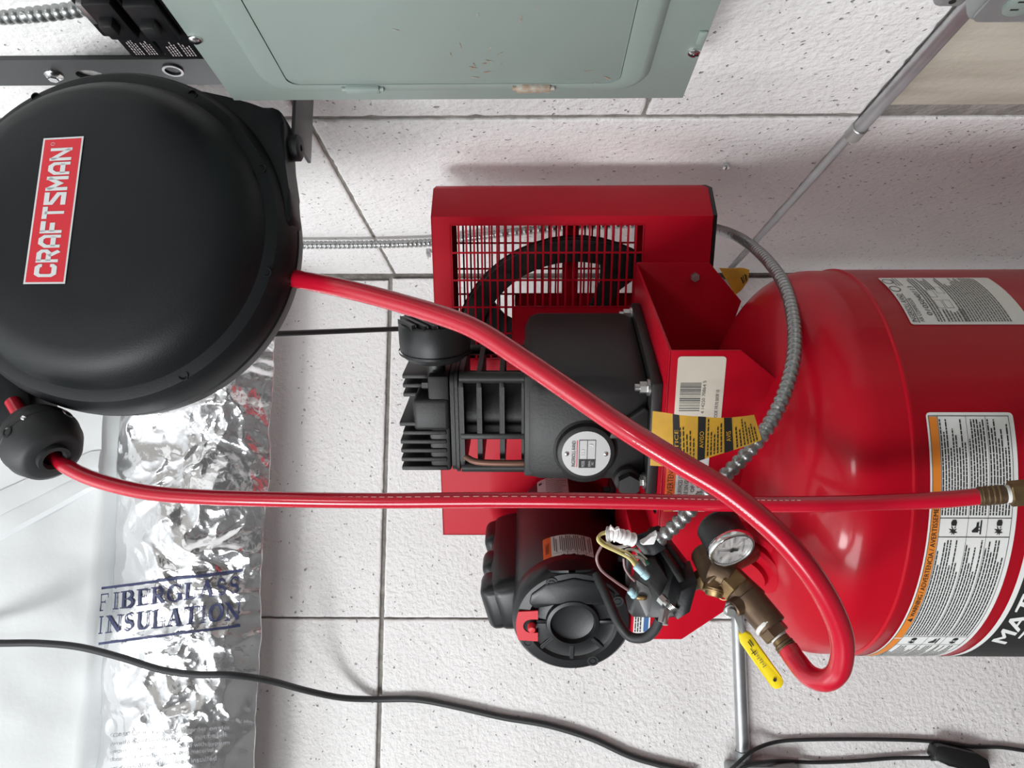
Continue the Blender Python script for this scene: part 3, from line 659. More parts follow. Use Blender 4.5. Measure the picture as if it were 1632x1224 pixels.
# overload reset
b = B(); rm = EF @ Matrix.Translation((-.004, .057, .0065))
out = arc2(0, -.058, .076, .076, 73, 107, 10); inn = arc2(0, -.002, .0105, .0105, 180, 0, 12)
b.prism(out+[(-.024, -.011), (-.0105, -.011)]+inn+[(.0105, -.011), (.024, -.011)], 0, .0025, rm); b.build('reset_plate', 'redink', mo)
b = B(); b.lathe([(.0098, 0), (.0098, .0015), (.0085, .0012), (.001, .0012)], rm, 20); b.build('reset_well', 'dark', mo)
b = B(); b.lathe([(.0056, 0), (.0056, .009), (.0042, .0112), (.001, .0116)], rm @ Matrix.Translation((0, -.003, 0)), 20); b.build('reset_button', 'redink', mo)
# capacitor cover riding on the motor
cc = Matrix.Translation((-.216, .055, 1.612)) @ Matrix.Rotation(math.radians(-14), 4, 'Y')
b = B(); b.box((-.042, -.095, -.03), (.042, .12, .034), cc, .020, 4); cv = b.build('capacitor_cover', 'motor', mo)
for y0, y1 in ((-.092, -.038), (-.030, .022), (.045, .112)):
    b = B(); b.box((-.036, y0, .0), (.038, y1, .0455), cc, .014, 4); b.build('hump', 'motor', cv)
# motor labels lying round its right side
def motmap(s, t, l):      # s = distance toward the back, t = degrees above horizontal on the right side
    a = math.radians(t); return Vector((MX+(.0785+l)*math.cos(a), -.100+s, MZ+(.0785+l)*math.sin(a)))
def motmap2(s, t, l): return motmap(t, s, l)
d = Decal(motmap2, ds=6)        # s: degrees (58 top .. -8), t: distance
class MD(Decal): pass
d = Decal(lambda s, t, l: motmap(t, -s, l), ds=5)
d.rnd(-29, .020, 22, .086, 2, 'white', 0, .0028); d.rnd(-29, .020, -19, .086, 2, 'redorange', 1, .0028); d.rect(-20, .020, -18.6, .086, 'white', 2)
for a in (-4.5, 5, 14): d.rect(a, .020, a+.5, .086, 'inkl', 2)
d.rect(-18, .040, 21.5, .0406, 'inkl', 2)
for k in range(19):
    a = -17.2+k*2.02
    if abs((a+4.2) % 9.5) > .9: d.rect(a, .043+.004*(k % 3 == 0), a+.95, .083-.006*(k % 4 == 1), 'inkl', 2)
d.poly([(-26.5, .026), (-21.5, .026), (-21.5, .033)], 'ink', 3); d.poly([(-27, .0245), (-21, .0295), (-27, .0345)], 'ink', 3)
for a in (-11.5, -1.5, 8):
    d.poly([(a, .025), (a+4, .027), (a+6.5, .031), (a+4, .036), (a+1, .034), (a+2.5, .030)], 'ink', 3); d.poly([(a+3, .028), (a+7.5, .024), (a+5, .033)], 'ink', 3)
d.text('WARNING', -26.5, .044, -22, .070, 'ink', 3, rot=90)
d.build('motor_warning_label', mo)
d = Decal(lambda s, t, l: motmap(t, -s, l), ds=5)
d.rnd(-33, .205, 4, .272, 2, 'greyl', 0, .0028); d.para(-22, .210, 2, .268, 9, 'inkl', seed=2, wl=260, fill=.3); d.rect(-31, .255, -27, .262, 'ink', 2)
d.build('motor_rating_plate', mo)
# rounded lip of the end bell
b = B(); rows = []
for k in range(13):
    f = k/12; half = 22*math.sqrt(max(.02, 1-max(0, f-.35)**2/.4225)); rows.append([[motmap(.016-.026*f, a_, l) for a_ in [2+half*(-1+2*q/8) for q in range(9)]] for l in (.0005, .0040)])
b.quadgrid([r[0]+list(reversed(r[1])) for r in rows], True); b.build('bell_lip', 'motor', mo)
for q in ((-.118, -.06, ZP+.030), (-.118, .13, ZP+.030)):
    q = Vector(q); b = B(); b.box(q+Vector((-.03, -.025, -.004)), q+Vector((.02, .025, .004)), bev=.001); b.hexn(q, q+Vector((0, 0, .012)), .008); b.build('motor_foot', 'motor', mo)
# ---- helper: a slab with its front outline given and a real thickness going back
def slab(mb, pts, vec, bev=0, mi=0):
    v = Vector(vec); a = [mb.bm.verts.new(p) for p in pts]; c = [mb.bm.verts.new(Vector(p)+v) for p in pts]; n = len(a)
    fs = [mb.bm.faces.new(a), mb.bm.faces.new(c)]+[mb.bm.faces.new((a[i], a[(i+1) % n], c[(i+1) % n], c[i])) for i in range(n)]
    for f in fs: f.material_index = mi
    if bev: bmesh.ops.bevel(mb.bm, geom=list({e for f in fs for e in f.edges}), offset=bev, segments=2, affect='EDGES', profile=.5)
    return mb
BK = Vector((0, 1, 0))
# ---- pressure switch (cover off)
sw = thing('pressure_switch', None, None); sw.parent = cp
b = B(); slab(b, [LP(1038, 862, .885), LP(1058, 856, .885), LP(1112, 926, .865), LP(1100, 958, .865), LP(1080, 985, .865), LP(1060, 985, .875), LP(1008, 985, .895), LP(1000, 975, .895), LP(1018, 930, .893)], BK*.030, .003); b.build('switch_body', 'black', sw)
b = B(); slab(b, [LP(1046, 872, .868), LP(1062, 880, .866), LP(1102, 938, .846), LP(1092, 946, .848)], BK*.05, .002); b.build('contact_block', 'black', sw)
b = B(); slab(b, [LP(1086, 942, .838), LP(1113, 928, .838), LP(1100, 976, .840), LP(1079, 989, .842), LP(1072, 979, .846)], BK*.045, .0015); b.build('side_wall', 'dark', sw)
b = B(); slab(b, [LP(1004, 858, .862), LP(1042, 846, .858), LP(1062, 874, .856), LP(1040, 888, .860), LP(1026, 884, .862)], BK*.004, .001); b.build('end_plate', 'dark', sw)
b = B(); slab(b, [LP(1014, 924, .850), LP(1034, 936, .848), LP(1040, 950, .848), LP(1036, 976, .850), LP(1030, 984, .852), LP(1017, 956, .852)], BK*.003, .0007); b.build('terminal_plate', 'leadg', sw)
q = LP(1022.5, 952, .849); b = B(); b.lathe([(.0045, 0), (.0045, .002), (.003, .003), (.001, .003)], frame(q, (0, -1, 0)) @ Matrix.Diagonal((.6, 1.3, 1, 1)), 16); b.build('terminal_screw', 'brass', sw)
b = B(); slab(b, [LP(1024, 890, .858), LP(1044, 890, .856), LP(1066, 925, .850), LP(1052, 956, .850), LP(1036, 930, .852)], BK*.03, .002); b.build('contact_carrier', 'pump', sw)
for (x0, y0, x1, y1) in ((1052, 952, 1060, 960), (1060, 972, 1056, 992)):
    b = B(); b.hexn(LP(x0, y0, .842), LP(x1, y1, .838), .0055); b.cyl(LP(x0, y0, .842), LP(x1+4, y1+4, .834), .003); b.build('adjusting_nut', 'zinc', sw)
b = B(); sp = []
for i in range(90):
    t = i/89; c = LP(1066+14*t, 972-7*t, .842); a = t*2*math.pi*6.5; sp.append(c+Vector((.0052*math.cos(a)*.5, .0052*math.sin(a)*.6, .0052*math.cos(a)*.9+.002)))
b.tube(sp, .0007, 5); b.build('spring', 'zinc', sw)
def wire(pts, r, mk, name='wire', parent=sw, n=8): b = B(); b.tube(spline([LP(*p) for p in pts], n), r, 8); return b.build(name, mk, parent)
wire([(1002, 860, .85), (985, 852, .845), (962, 850, .84), (953, 858, .835), (960, 868, .835), (985, 880, .838), (1003, 890, .84), (1014, 904, .842)], .0019, 'wirey')
wire([(1006, 868, .852), (985, 872, .846), (972, 868, .842), (968, 856, .84), (976, 850, .842)], .0018, 'wirew')
wire([(1018, 900, .846), (1002, 882, .842), (975, 872, .838), (957, 860, .838), (956, 852, .840), (966, 847, .844)], .0016, 'wirey')
wire([(960, 868, .84), (951, 888, .842), (958, 908, .845), (980, 926, .848), (1002, 941, .85)], .0016, 'wireb')
wire([(1030, 900, .852), (1022, 890, .848), (1008, 886, .846), (998, 881, .846), (1000, 876, .848), (1014, 878, .85), (1030, 892, .852)], .0018, 'wirew')
wire([(1012, 872, .852), (1020, 886, .85), (1034, 899, .85)], .0017, 'wireg')
wire([(994, 890, .85), (996, 905, .852), (1004, 918, .853), (1012, 926, .853)], .0015, 'wireb')
for p0, p1 in (((1012, 901, .841), (1033, 921, .841)), ((1003, 940, .848), (1013, 951, .848))):
    b = B(); b.cyl(LP(*p0), LP(*[p0[i]+(p1[i]-p0[i])*.6 for i in range(3)]), .0040, seg=14, bev=.001); b.cyl(LP(*[p0[i]+(p1[i]-p0[i])*.55 for i in range(3)]), LP(*p1), .0046, .0042, seg=14, bev=.001); b.build('crimp_connector', 'blueconn', sw)
# taped cable end
b = B(); pts = spline([LP(968, 851, .842), LP(978, 851, .840), LP(992, 855, .842), LP(1008, 860, .848)], 8)
b.tube(pts, lambda i: .0072+.0012*math.sin(i*2.1)+.0008*math.cos(i*5), 12); b.build('tape_wrap', 'tape', sw)
b = B(); slab(b, [LP(970, 845, .836), LP(974, 839, .835), LP(980, 845, .834), LP(987, 842, .834), LP(990, 852, .834), LP(975, 862, .835)], BK*.004); b.build('tape_end', 'tape', sw)
b = B(); slab(b, [LP(1019, 866, .852), LP(1040, 858, .850), LP(1046, 848, .848), LP(1049, 852, .848), LP(1043, 869, .850), LP(1024, 870, .852)], BK*.008, .002); b.build('tape_end', 'tape', sw)
# motor lead looping to the switch
b = B(); b.tube(spline([L(950, 915, -.10), L(962, 940, -.12), L(975, 970, -.14), L(988, 997, -.155), L(1005, 1015, -.16), L(1028, 1016, -.17), L(1043, 1004, -.18), L(1052, 986, -.185)], 8), .0062, 12); b.build('motor_lead', 'rubber', cp)
# ---- manifold, gauge, valve
mf = thing('outlet_manifold', None, None); mf.parent = cp
def bit(name, mk, p0, p1, r0, r1=None, seg=20, bev=.0012, parent=mf): b = B(); b.cyl(LP(*p0), LP(*p1), r0, r1, seg=seg, bev=bev); return b.build(name, mk, parent)
bit('nipple', 'bronze', (1104, 930, .87), (1140, 912, .845), .0085)
bit('hex_fitting', 'brass', (1117, 927, .862), (1128, 920, .855), .0125, seg=6)
bit('cross_body', 'bronze', (1124, 882, .875), (1150, 934, .83), .0165)
bit('cross_body', 'bronze', (1195, 880, .925), (1140, 908, .842), .0125)
bit('cross_branch', 'bronze', (1135, 905, .842), (1168, 922, .83), .0165)
bit('cross_branch', 'brass', (1142, 925, .835), (1137, 946, .83), .0115, .0125)
bit('safety_valve', 'brass', (1140, 936, .83), (1137, 951, .828), .0115, .009, seg=12)
b = B(); rc = LP(1153, 944, .822); b.tube([rc+Vector((.009*math.cos(a), .003*math.sin(a), .0065*math.sin(a))) for a in [2*math.pi*i/24 for i in range(25)]], .0008, 6, cap=False); b.build('pull_ring', 'brass', mf)
bit('valve_body', 'bronze', (1150, 913, .838), (1203, 962, .815), .0165)
bit('valve_flat', 'brass', (1160, 922, .832), (1178, 940, .824), .0178, seg=6)
bit('valve_body', 'bronze', (1188, 948, .82), (1232, 1000, .80), .0165, .0158)
bit('thread_tape', 'teflon', (1222, 994, .803), (1227, 1000, .80), .0153)
bit('hex_fitting', 'bronze', (1226, 998, .801), (1240, 1014, .795), .0142, seg=6)
bit('thread_tape', 'teflon', (1237, 1010, .797), (1244, 1019, .793), .0088)
bit('hose_barb', 'brass', (1242, 1017, .794), (1256, 1034, .787), .0092)
for k in range(5):
    t = k/4; bit('crimp_ring', 'bronze', (1248+13*t, 1025+17*t, .79-.006*t), (1251.6+13*t, 1029.6+17*t, .788-.006*t), .0104, bev=.001)
bit('ferrule', 'bronze', (1249, 1026, .79), (1264, 1046, .783), .0098)
bit('valve_stem', 'bronze', (1186, 958, .815), (1166, 972, .808), .010)
b = B(); slab(b, [LP(1157, 962, .806), LP(1168, 959, .805), LP(1178, 964, .804), LP(1181, 985, .802), LP(1190, 1004, .798), LP(1183, 1014, .798), LP(1176, 1000, .80), LP(1172, 984, .803), LP(1160, 984, .805), LP(1154, 980, .806)], BK*.0028, .0008)
hl = b.build('valve_lever', 'zinc', mf)
q = LP(1164, 973, .804); b = B(); b.lathe([(.0070, -.001), (.0070, .0010), (.0046, .0012), (.0046, .004), (.001, .004)], frame(q, (0, -1, 0)), 18); b.build('lever_nut', 'zinc', mf)
h0, h1 = Vector((1184, 1012)), Vector((1238, 1088)); hd_ = (h1-h0).normalized(); hn = Vector((-hd_.y, hd_.x))
out = [h0-hn*5-hd_*4, h0+hn*5-hd_*4, h0+hn*11+hd_*8]+[h1+hn*11*math.cos(a)+hd_*11*math.sin(a) for a in [math.pi*i/10 for i in range(11)]]+[h0-hn*11+hd_*8]
dd = lambda p: .798-.012*((p-h0).dot(hd_)/93)
b = B(); slab(b, [LP(p.x, p.y, dd(p)) for p in out], BK*.005, .0012); yh = b.build('valve_handle', 'yellow', mf)
d = Decal(lambda s, t, l: LP((h0+hd_*s+hn*t).x, (h0+hd_*s+hn*t).y, dd(h0+hd_*s+hn*t)-.0004-l), ds=50)
for r in ((12, -5, 24, -3.4), (13, -1.5, 24, .2), (24.5, 2, 38, 3.2), (32, -3, 33.4, 6)): d.rect(*r, 'ink')
for i, x in enumerate((36, 40, 44, 48, 52, 56, 60)): d.rect(x, -3+(i % 3), x+1.2, 4-(i % 2)*2, 'inkl')
d.poly([(88+3*math.cos(a), 3*math.sin(a)) for a in [2*math.pi*i/12 for i in range(12)]], 'ink'); d.build('handle_print', yh)
# gauge
gq = LP(1166, 876, .795); 
gax = (RT*-.60+DN*.22-FW*.77).normalized(); ga = Vector((gax.dot(UX), gax.dot(UY), gax.z))
gup = Vector((0, 0, 1)); gm = frame(gq, ga, Vector((1, 0, 0)))
b = B(); b.lathe([(.008, -.040), (.020, -.036), (.0232, -.032), (.0232, -.004), (.0242, -.003), (.0242, .0), (.0225, .0012), (.0215, .0)], gm, 48, cap=False)
gg = b.build('gauge_case', 'black', mf)
b = B(); b.lathe([(.0236, -.006), (.0246, -.004), (.0246, .0008), (.0236, .0022), (.0218, .0022), (.0214, .0004)], gm, 48, cap=False); b.build('gauge_bezel', 'chrome', gg)
b = B(); b.lathe([(.0217, 0), (.001, 0)], gm, 40); b.build('dial', 'glass', gg)
gx = Vector((gm[0][0], gm[1][0], gm[2][0])); 
gv = (gup-ga*gup.dot(ga)).normalized(); gu = gv.cross(ga)
d = Decal(lambda s, t, l: gq+gu*s+gv*t+ga*(.0004+l), ds=1)
for k in range(31):
    a = math.radians(225-270*k/30); r0 = .0185 if k % 5 == 0 else .0192; ca, sa = math.cos(a), math.sin(a); w = .0004 if k % 5 == 0 else .00022
    d.poly([(ca*r0-sa*w, sa*r0+ca*w), (ca*.0205-sa*w, sa*.0205+ca*w), (ca*.0205+sa*w, sa*.0205-ca*w), (ca*r0+sa*w, sa*r0-ca*w)], 'inkl')
for k, tx in enumerate(('0', '50', '100', '150', '200', '250', '300')):
    a = math.radians(225-270*k/6); cx, cy_ = .0152*math.cos(a), .0152*math.sin(a); w = .0012*len(tx); d.text(tx, cx-w, cy_-.0014, cx+w, cy_+.0014, 'inkl')
d.text('PSI', -.0025, -.0075, .0025, -.0052, 'inkl'); d.rect(-.006, -.0125, .006, -.0117, 'inkl')
a = math.radians(78); ca, sa = math.cos(a), math.sin(a)
d.poly([(-sa*.0009, ca*.0009), (ca*.0175, sa*.0175), (sa*.0009, -ca*.0009)], 'ink', 3); d.poly([(-sa*.0009, ca*.0009), (-ca*.007-sa*.0013, -sa*.007+ca*.0013), (-ca*.007+sa*.0013, -sa*.007-ca*.0013), (sa*.0009, -ca*.0009)], 'ink', 3)
d.poly([(.0026*math.cos(t), .0026*math.sin(t)) for t in [2*math.pi*i/16 for i in range(16)]], 'ink', 4); d.build('dial_print', gg)

# ================================================================== HOSES
hz = thing('lead_in_hose', 'red air hose looping from the tank valve up across the pump to the reel', 'hose', P(1262, 1042, .782))
def part_at(mb, name, mk, root, **kw):
    bmesh.ops.translate(mb.bm, verts=mb.bm.verts, vec=-root.location); return mb.build(name, mk, root, **kw)
pts = [(1256, 1034, .786), (1268, 1052, .777), (1290, 1077, .757), (1318, 1084, .735), (1339, 1062, .722), (1340, 1008, .708), (1306, 934, .694), (1244, 856, .688), (1165, 788, .692), (1084, 738, .70), (1000, 686, .712), (912, 626, .735), (832, 572, .76), (762, 527, .785), (700, 502, .81), (605, 474, .845), (530, 456, .875), (480, 446, .898), (420, 434, .915), (360, 420, .92)]
b = B(); b.tube(spline([P(*p) for p in pts], 10), .0105, 20); part_at(b, 'tubing', 'hose', hz)
def printline(root, px, r, i0, i1, side):
    sp = spline([P(*p) for p in px], 40); b = B()
    for i in range(int(len(sp)*i0), int(len(sp)*i1), 3):
        t = (sp[i+1]-sp[i]).normalized(); v = (CAM-sp[i]).normalized(); lat = v.cross(t).normalized(); d = (v+lat*side).normalized(); o = sp[i]+d*(r+.0002); w = t.cross(d).normalized()*.00045
        h = (sp[i+2]-sp[i])*.9; b.bm.faces.new([b.bm.verts.new(q-Vector(root.location)) for q in (o-w, o+w, o+h+w, o+h-w)])
    tag(b.build('print_line', 'hosestripe', root), kind='stuff')
printline(hz, pts, .0105, .22, .52, .55); printline(hz, pts, .0105, .66, .95, .75)
hz2 = thing('reel_hose', 'red air hose hanging straight down from the reel with a brass coupling at its end', 'hose', P(1555, 792, .765))
pts = [(20, 640, .885), (48, 685, .868), (78, 720, .862), (100, 740, .857), (150, 764, .852), (230, 784, .847), (320, 792, .842), (450, 796, .834), (600, 798, .826), (800, 797, .816), (1000, 799, .806), (1150, 802.5, .797), (1280, 803.5, .789), (1400, 801, .779), (1500, 796.5, .770), (1562, 791, .764)]
b = B(); b.tube(spline([P(*p) for p in pts], 10), .0083, 20); part_at(b, 'tubing', 'hose', hz2)
printline(hz2, pts, .0083, .34, .80, .5)
def axial(name, mk, x0, x1, r, seg=20, bev=.0008, dz=0):
    f = lambda x: P(x, 791-(x-1562)*.085, .764-(x-1562)*.00012); b = B(); b.cyl(f(x0), f(x1), r, seg=seg, bev=bev); part_at(b, name, mk, hz2)
axial('ferrule', 'bronze', 1558, 1602, .0092)
for k in range(4): axial('crimp_ring', 'brass', 1562+k*8.5, 1567+k*8.5, .0097)
axial('thread_tape', 'teflon', 1602, 1611, .0088); axial('hex_nut', 'brass', 1608, 1668, .0125, 6, .001); axial('coupler', 'brass', 1668, 1720, .0100)
# rubber hose stop
st = thing('hose_stop', 'round black rubber hose stop clamped on the hose below the reel', 'hose stop', P(66, 704, .862))
sax = (P(92, 738, .845)-P(44, 672, .885)).normalized(); sm = frame((0, 0, 0), sax, (0, 0, 1))
b = B(); b.lathe([(.010, -.031), (.026, -.031), (.033, -.026), (.0395, -.012), (.041, .0), (.0395, .012), (.033, .026), (.027, .030), (.017, .030), (.0165, .036), (.012, .036), (.010, .03)], sm, 48, cap=False); sb_ = b.build('stop_body', 'rubber', st)
b = B(); b.lathe([(.0402, -.0008), (.0413, 0), (.0402, .0008)], sm, 48, cap=False); b.build('seam', 'dark', st)
for ang, mk in ((205, 'zinc'), (95, 'dark'), (300, 'dark')):
    cand = sm @ Vector((math.cos(math.radians(ang)), math.sin(math.radians(ang)), 0)); 
    b = B(); b.lathe([(.0065, -.002), (.0065, .0008), (.0045, .001), (.003, -.001), (.001, -.001)], frame(cand*.0405, cand), 14); b.build('stop_screw', mk, st)
vdir = (CAM-Vector(st.location)).normalized(); vq = (vdir-sax*vdir.dot(sax)).normalized()
b = B(); b.sphere((0, 0, 0), .0035, 12, (1, 1, .6), frame(vq*.0412, vq)); b.build('stop_screw', 'chrome', st)

# ================================================================== HOSE REEL
RC = Vector((.2925, .864, 2.0577)); RN = Vector((-.035, -1, -.008)).normalized()
rl = thing('hose_reel', 'large round black hose reel with a red and silver name badge', 'hose reel', RC)
rf = frame((0, 0, 0), RN, (1, 0, 0))     # x right, y = ? , z toward the room
b = B()
b.lathe([(.001, .087), (.09, .0865), (.132, .084), (.150, .077), (.162, .066), (.169, .055), (.1725, .0465), (.1740, .0445), (.1785, .0435), (.186, .0405), (.192, .032), (.1962, .018), (.1978, .004), (.1950, .002), (.1950, -.002), (.1978, -.004), (.196, -.026), (.188, -.040), (.16, -.048), (.15, -.07), (.05, -.08), (.001, -.08)], rf, 128)
rb = b.build('housing', 'reel', rl, ang=30)
for a in (-28, -66, -104, -150, 30, 100, 140):
    a = math.radians(a); q = rf @ Vector((.1818*math.cos(a), .1818*math.sin(a), .0420)); z = rf.to_3x3() @ Vector((0, 0, 1))
    b = B(); b.lathe([(.0054, -.003), (.0054, .0012), (.0044, .0012), (.0040, -.002), (.001, -.002)], frame(q, z), 16); b.build('screw_recess', 'dark', rl)
yb = .84
lug = [onY(x, y, yb)-RC for x, y in ((290, 132), (330, 150), (360, 166), (400, 177), (436, 170), (450, 178), (456, 196), (456, 258), (462, 300), (468, 350), (430, 400), (330, 300), (280, 200))]
b = B(); slab(b, [p+Vector((0, -.005, 0)) for p in lug], (0, .045, 0), .007); b.build('mount_lug', 'reel', rl)
b = B(); slab(b, [onY(x, y, .872)-RC for x, y in ((-70, 560), (40, 600), (56, 668), (24, 700), (-8, 703), (-70, 706))], (0, .060, 0), .01); b.build('hose_outlet', 'reel', rl)
b = B(); pz = onY(468, 236, .862)-RC; b.lathe([(.004, -.004), (.004, -.009), (.0125, -.009), (.0152, -.007), (.0152, .016), (.001, .016)], Matrix.Translation(pz), 28, cap=False); b.build('pivot_bolt', 'rubber', rl)
# name badge
tl, tr_, bl, br = [Vector(onY(x, y, .764)) for x, y in ((38, 452), (70, 221), (103, 453), (135, 217))]
# badge laid on the face plane
def onface(x, y):
    o = RC+RN*.0872; r = ray(x, y); return CAM+r*((o-CAM).dot(RN)/r.dot(RN))
c00, c10, c01, c11 = [onface(*p)-RC for p in ((104, 452.5), (134, 217.5), (37.5, 453), (70, 221))]
qm = quadmap(c00, c10, c01, c11, RN)
d = Decal(lambda s, t, l: qm(s, t, .0002+l), ds=2)
d.rect(0, 0, 1, 1, 'logo', 0); d.rect(.012, .045, .988, .955, 'redink', 1)
d.glyphs('CRAFTSMAN', glyph_bold, .045, .235, .925, .77, 'logo', 3, gap=.13, wid={'T': .95, 'S': 1.0, 'M': 1.12})
for q in stroke(arc2(.955, .74, .009, .05, 0, 360, 12), .003): d.poly(q, 'logo', 3)
d.build('name_badge', rl)
# wall bracket of the reel
bk = thing('reel_bracket', 'black steel wall bracket carrying the hose reel', 'bracket', (XW, .895, 1.866))
y0, y1 = -.029, .029
b = B()
def plate_holes(zs, zt, hole=None):
    if hole is None: b.box((-.006, y0, zs), (0, y1, zt)); return
    cy_, cz, ry, rz = hole; n = 24
    el = [(cy_+ry*math.cos(2*math.pi*i/n), cz+rz*math.sin(2*math.pi*i/n)) for i in range(n)]
    rc = []
    for i in range(n):
        c, s = math.cos(2*math.pi*i/n), math.sin(2*math.pi*i/n); k = min((y1 if c > 0 else -y0)/max(abs(c), 1e-6), ((zt-zs)/2)/max(abs(s), 1e-6)); rc.append((min(max(c*k, y0), y1), (zs+zt)/2+min(max(s*k, -(zt-zs)/2), (zt-zs)/2)))
    X = lambda x, L_: [Vector((x, p[0], p[1])) for p in L_]
    b.quadgrid([X(0, rc), X(-.006, rc), X(-.006, el), X(0, el)], True)
plate_holes(0, .245); plate_holes(.245, .303, (.005, .274, .011, .017)); plate_holes(.303, .62)
b.build('back_plate', 'bracket', bk)
b = B(); b.box((-.112, -.042, 0), (0, .030, .0045), bev=.001); b.build('arm', 'bracket', bk)
b = B(); b.lathe([(.0125, .0), (.0125, .002), (.0095, .002), (.0095, .0003)], frame((-.0062, -.006, .165), (-1, 0, 0)), 22, cap=False); b.build('hole_rim', 'zinc', bk)
b = B(); b.lathe([(.011, 0), (.011, .002), (.008, .005), (.001, .006)], frame((-.006, .003, .318), (-1, 0, 0)), 18); b.hexn((-.009, .003, .318), (-.014, .003, .318), .006); b.build('wall_screw', 'chrome', bk)

# ================================================================== ELECTRICAL PANEL
PXF = .44
pn = thing('electrical_panel', 'grey-green steel breaker panel with a hinged door on the right wall', 'electrical panel', (PXF, .81, 1.425))
PM = Matrix(((0, 0, -1, 0), (-1, 0, 0, 0), (0, 1, 0, 0), (0, 0, 0, 1)))       # local: x = toward the camera (−Y), y = up, z = off the wall (−X)
W_, H_ = .42, .497
b = B(); b.box((0, .0, -.0022), (W_, H_, 0), PM, .0008); cv_ = b.build('cover', 'panel', pn)
b = B(); b.box((.014, .012, -.089), (W_-.014, H_-.012, -.003), PM); b.build('box', 'panel', pn)
# raised frame round the door and the door
def ring(o, i, z0, z1, mb):
    mb.quadgrid([[PM @ Vector((p[0], p[1], 0)) for p in o], [PM @ Vector((p[0]*.5+i[0][k][0]*.5, p[1]*.5+i[0][k][1]*.5, z1*.75)) for k, p in enumerate(o)], [PM @ Vector((*i[0][k], z1)) for k in range(len(o))], [PM @ Vector((*i[1][k], z1)) for k in range(len(o))], [PM @ Vector((*i[1][k], z0)) for k in range(len(o))]], True)
cx0, cy0 = W_/2+.004, H_/2
o_ = rrect(W_-.046, H_-.090, .030, 6, cx0, cy0); i1 = rrect(W_-.058, H_-.112, .026, 6, cx0, cy0); i2 = rrect(W_-.082, H_-.150, .012, 6, cx0, cy0)
b = B(); ring(o_, (i1, i2), .002, .0075, b); b.build('door_frame', 'panel', pn, ang=60)
b = B(); b.prism(rrect(W_-.0835, H_-.1515, .012, 6, cx0, cy0), .001, .0068, PM, .0008); dr = b.build('door', 'panel', pn)
for zz, mk in ((.345, 'panel'), (.165, 'rust')):
    b = B(); b.box((.0335, zz-.018, .0055), (.0445, zz+.018, .0125), PM, .002); b.build('hinge', mk, pn)
    b = B(); b.cyl(PM @ Vector((.039, zz-.022, .009)), PM @ Vector((.039, zz+.022, .009)), .0028, seg=10); b.build('hinge_pin', mk, pn)
def pscrew(px, py):
    w = onX(px, py, PXF)-Vector(pn.location); q = Vector((0, w.y, w.z))
    b = B(); b.lathe([(.0065, 0), (.0062, .0018), (.004, .0036), (.001, .0040)], frame(q, (-1, 0, 0)), 18); b.build('screw', 'chrome', pn)
    b = B(); b.box((-.0043, -.0006, -.0045), (-.0036, .0006, .0045), Matrix.Translation(q)); b.build('slot', 'dark', pn)
pscrew(311, 62); pscrew(1106, 83)
w = onX(1118, 58, PXF)-Vector(pn.location); b = B(); b.box((-.003, w.y-.010, w.z-.004), (.0, w.y+.010, w.z+.004), bev=.001); b.build('latch_slot', 'panel', pn)
# rust flecks and chips on the door
d = Decal(lambda s, t, l: (PM @ Vector((s, t, .0070+l))), ds=1, lift=.0002)
R = random.Random(3)
for (px, py, n) in ((780, 90, 5), (770, 112, 6), (845, 20, 2), (775, 10, 1), (955, 122, 3), (720, 75, 2), (650, 60, 1)):
    w = onX(px, py, PXF-.007)-Vector(pn.location)
    for k in range(n):
        s0 = -w.y+R.uniform(-.014, .014); t0 = w.z+R.uniform(-.012, .012); a = R.uniform(0, 3.1); l_ = R.uniform(.0015, .005); wd_ = R.uniform(.0003, .0009); ca, sa = math.cos(a), math.sin(a)
        d.poly([(s0-ca*l_-sa*wd_, t0-sa*l_+ca*wd_), (s0+ca*l_-sa*wd_, t0+sa*l_+ca*wd_), (s0+ca*l_+sa*wd_, t0+sa*l_-ca*wd_), (s0-ca*l_+sa*wd_, t0-sa*l_-ca*wd_)], 'rust')
tag(d.build('paint_chips', dr), kind='stuff')
# breakers above the panel
for k, (z0, z1, xf, ym) in enumerate(((1.9250, 1.9605, .4440, .733), (1.9630, 1.9960, .4440, .730))):
    br_ = thing('circuit_breaker', ('black circuit breaker against the top edge of the grey panel', 'black circuit breaker next to the armoured conduit above the panel')[k], 'circuit breaker', (XW, ym, z0), 0, 'circuit breakers above the panel')
    h = z1-z0; b = B(); b.box((xf-XW, -.16, 0), (0, 0, h), bev=.0012); b.build('case', 'dark', br_)
    b = B(); b.box((xf-XW-.010, -.10, .003), (xf-XW+.002, -.045, h-.003), bev=.002); b.build('shoulder', 'dark', br_)
    b = B(); b.box((xf-XW-.020, -.082, h*.3), (xf-XW-.008, -.066, h*.7), bev=.002); b.build('toggle', 'black', br_)
    d = Decal(lambda s, t, l: Vector((xf-XW-.0003-l, -s, t)), ds=1); R = random.Random(k)
    for i in range(9):
        z_ = h*.12+h*.08*i
        if i in (4, ): continue
        x_ = .006
        while x_ < .032-R.random()*.01: 
            w_ = R.uniform(.0015, .004); d.rect(x_, z_, x_+w_, z_+h*.035, 'greyl'); x_ += w_+.0012
    d.build('case_print', br_)
bb = thing('breaker_box', 'black breaker box end standing out of the wall above the panel', 'box', (XW, .72, 2.0))
b = B(); b.box((-.070, -.2, -.001), (0, 0, .022), bev=.002); b.build('case', 'dark', bb); b = B(); b.box((-.076, -.06, .006), (-.066, -.03, .016), bev=.001); b.build('clamp', 'zinc', bb)

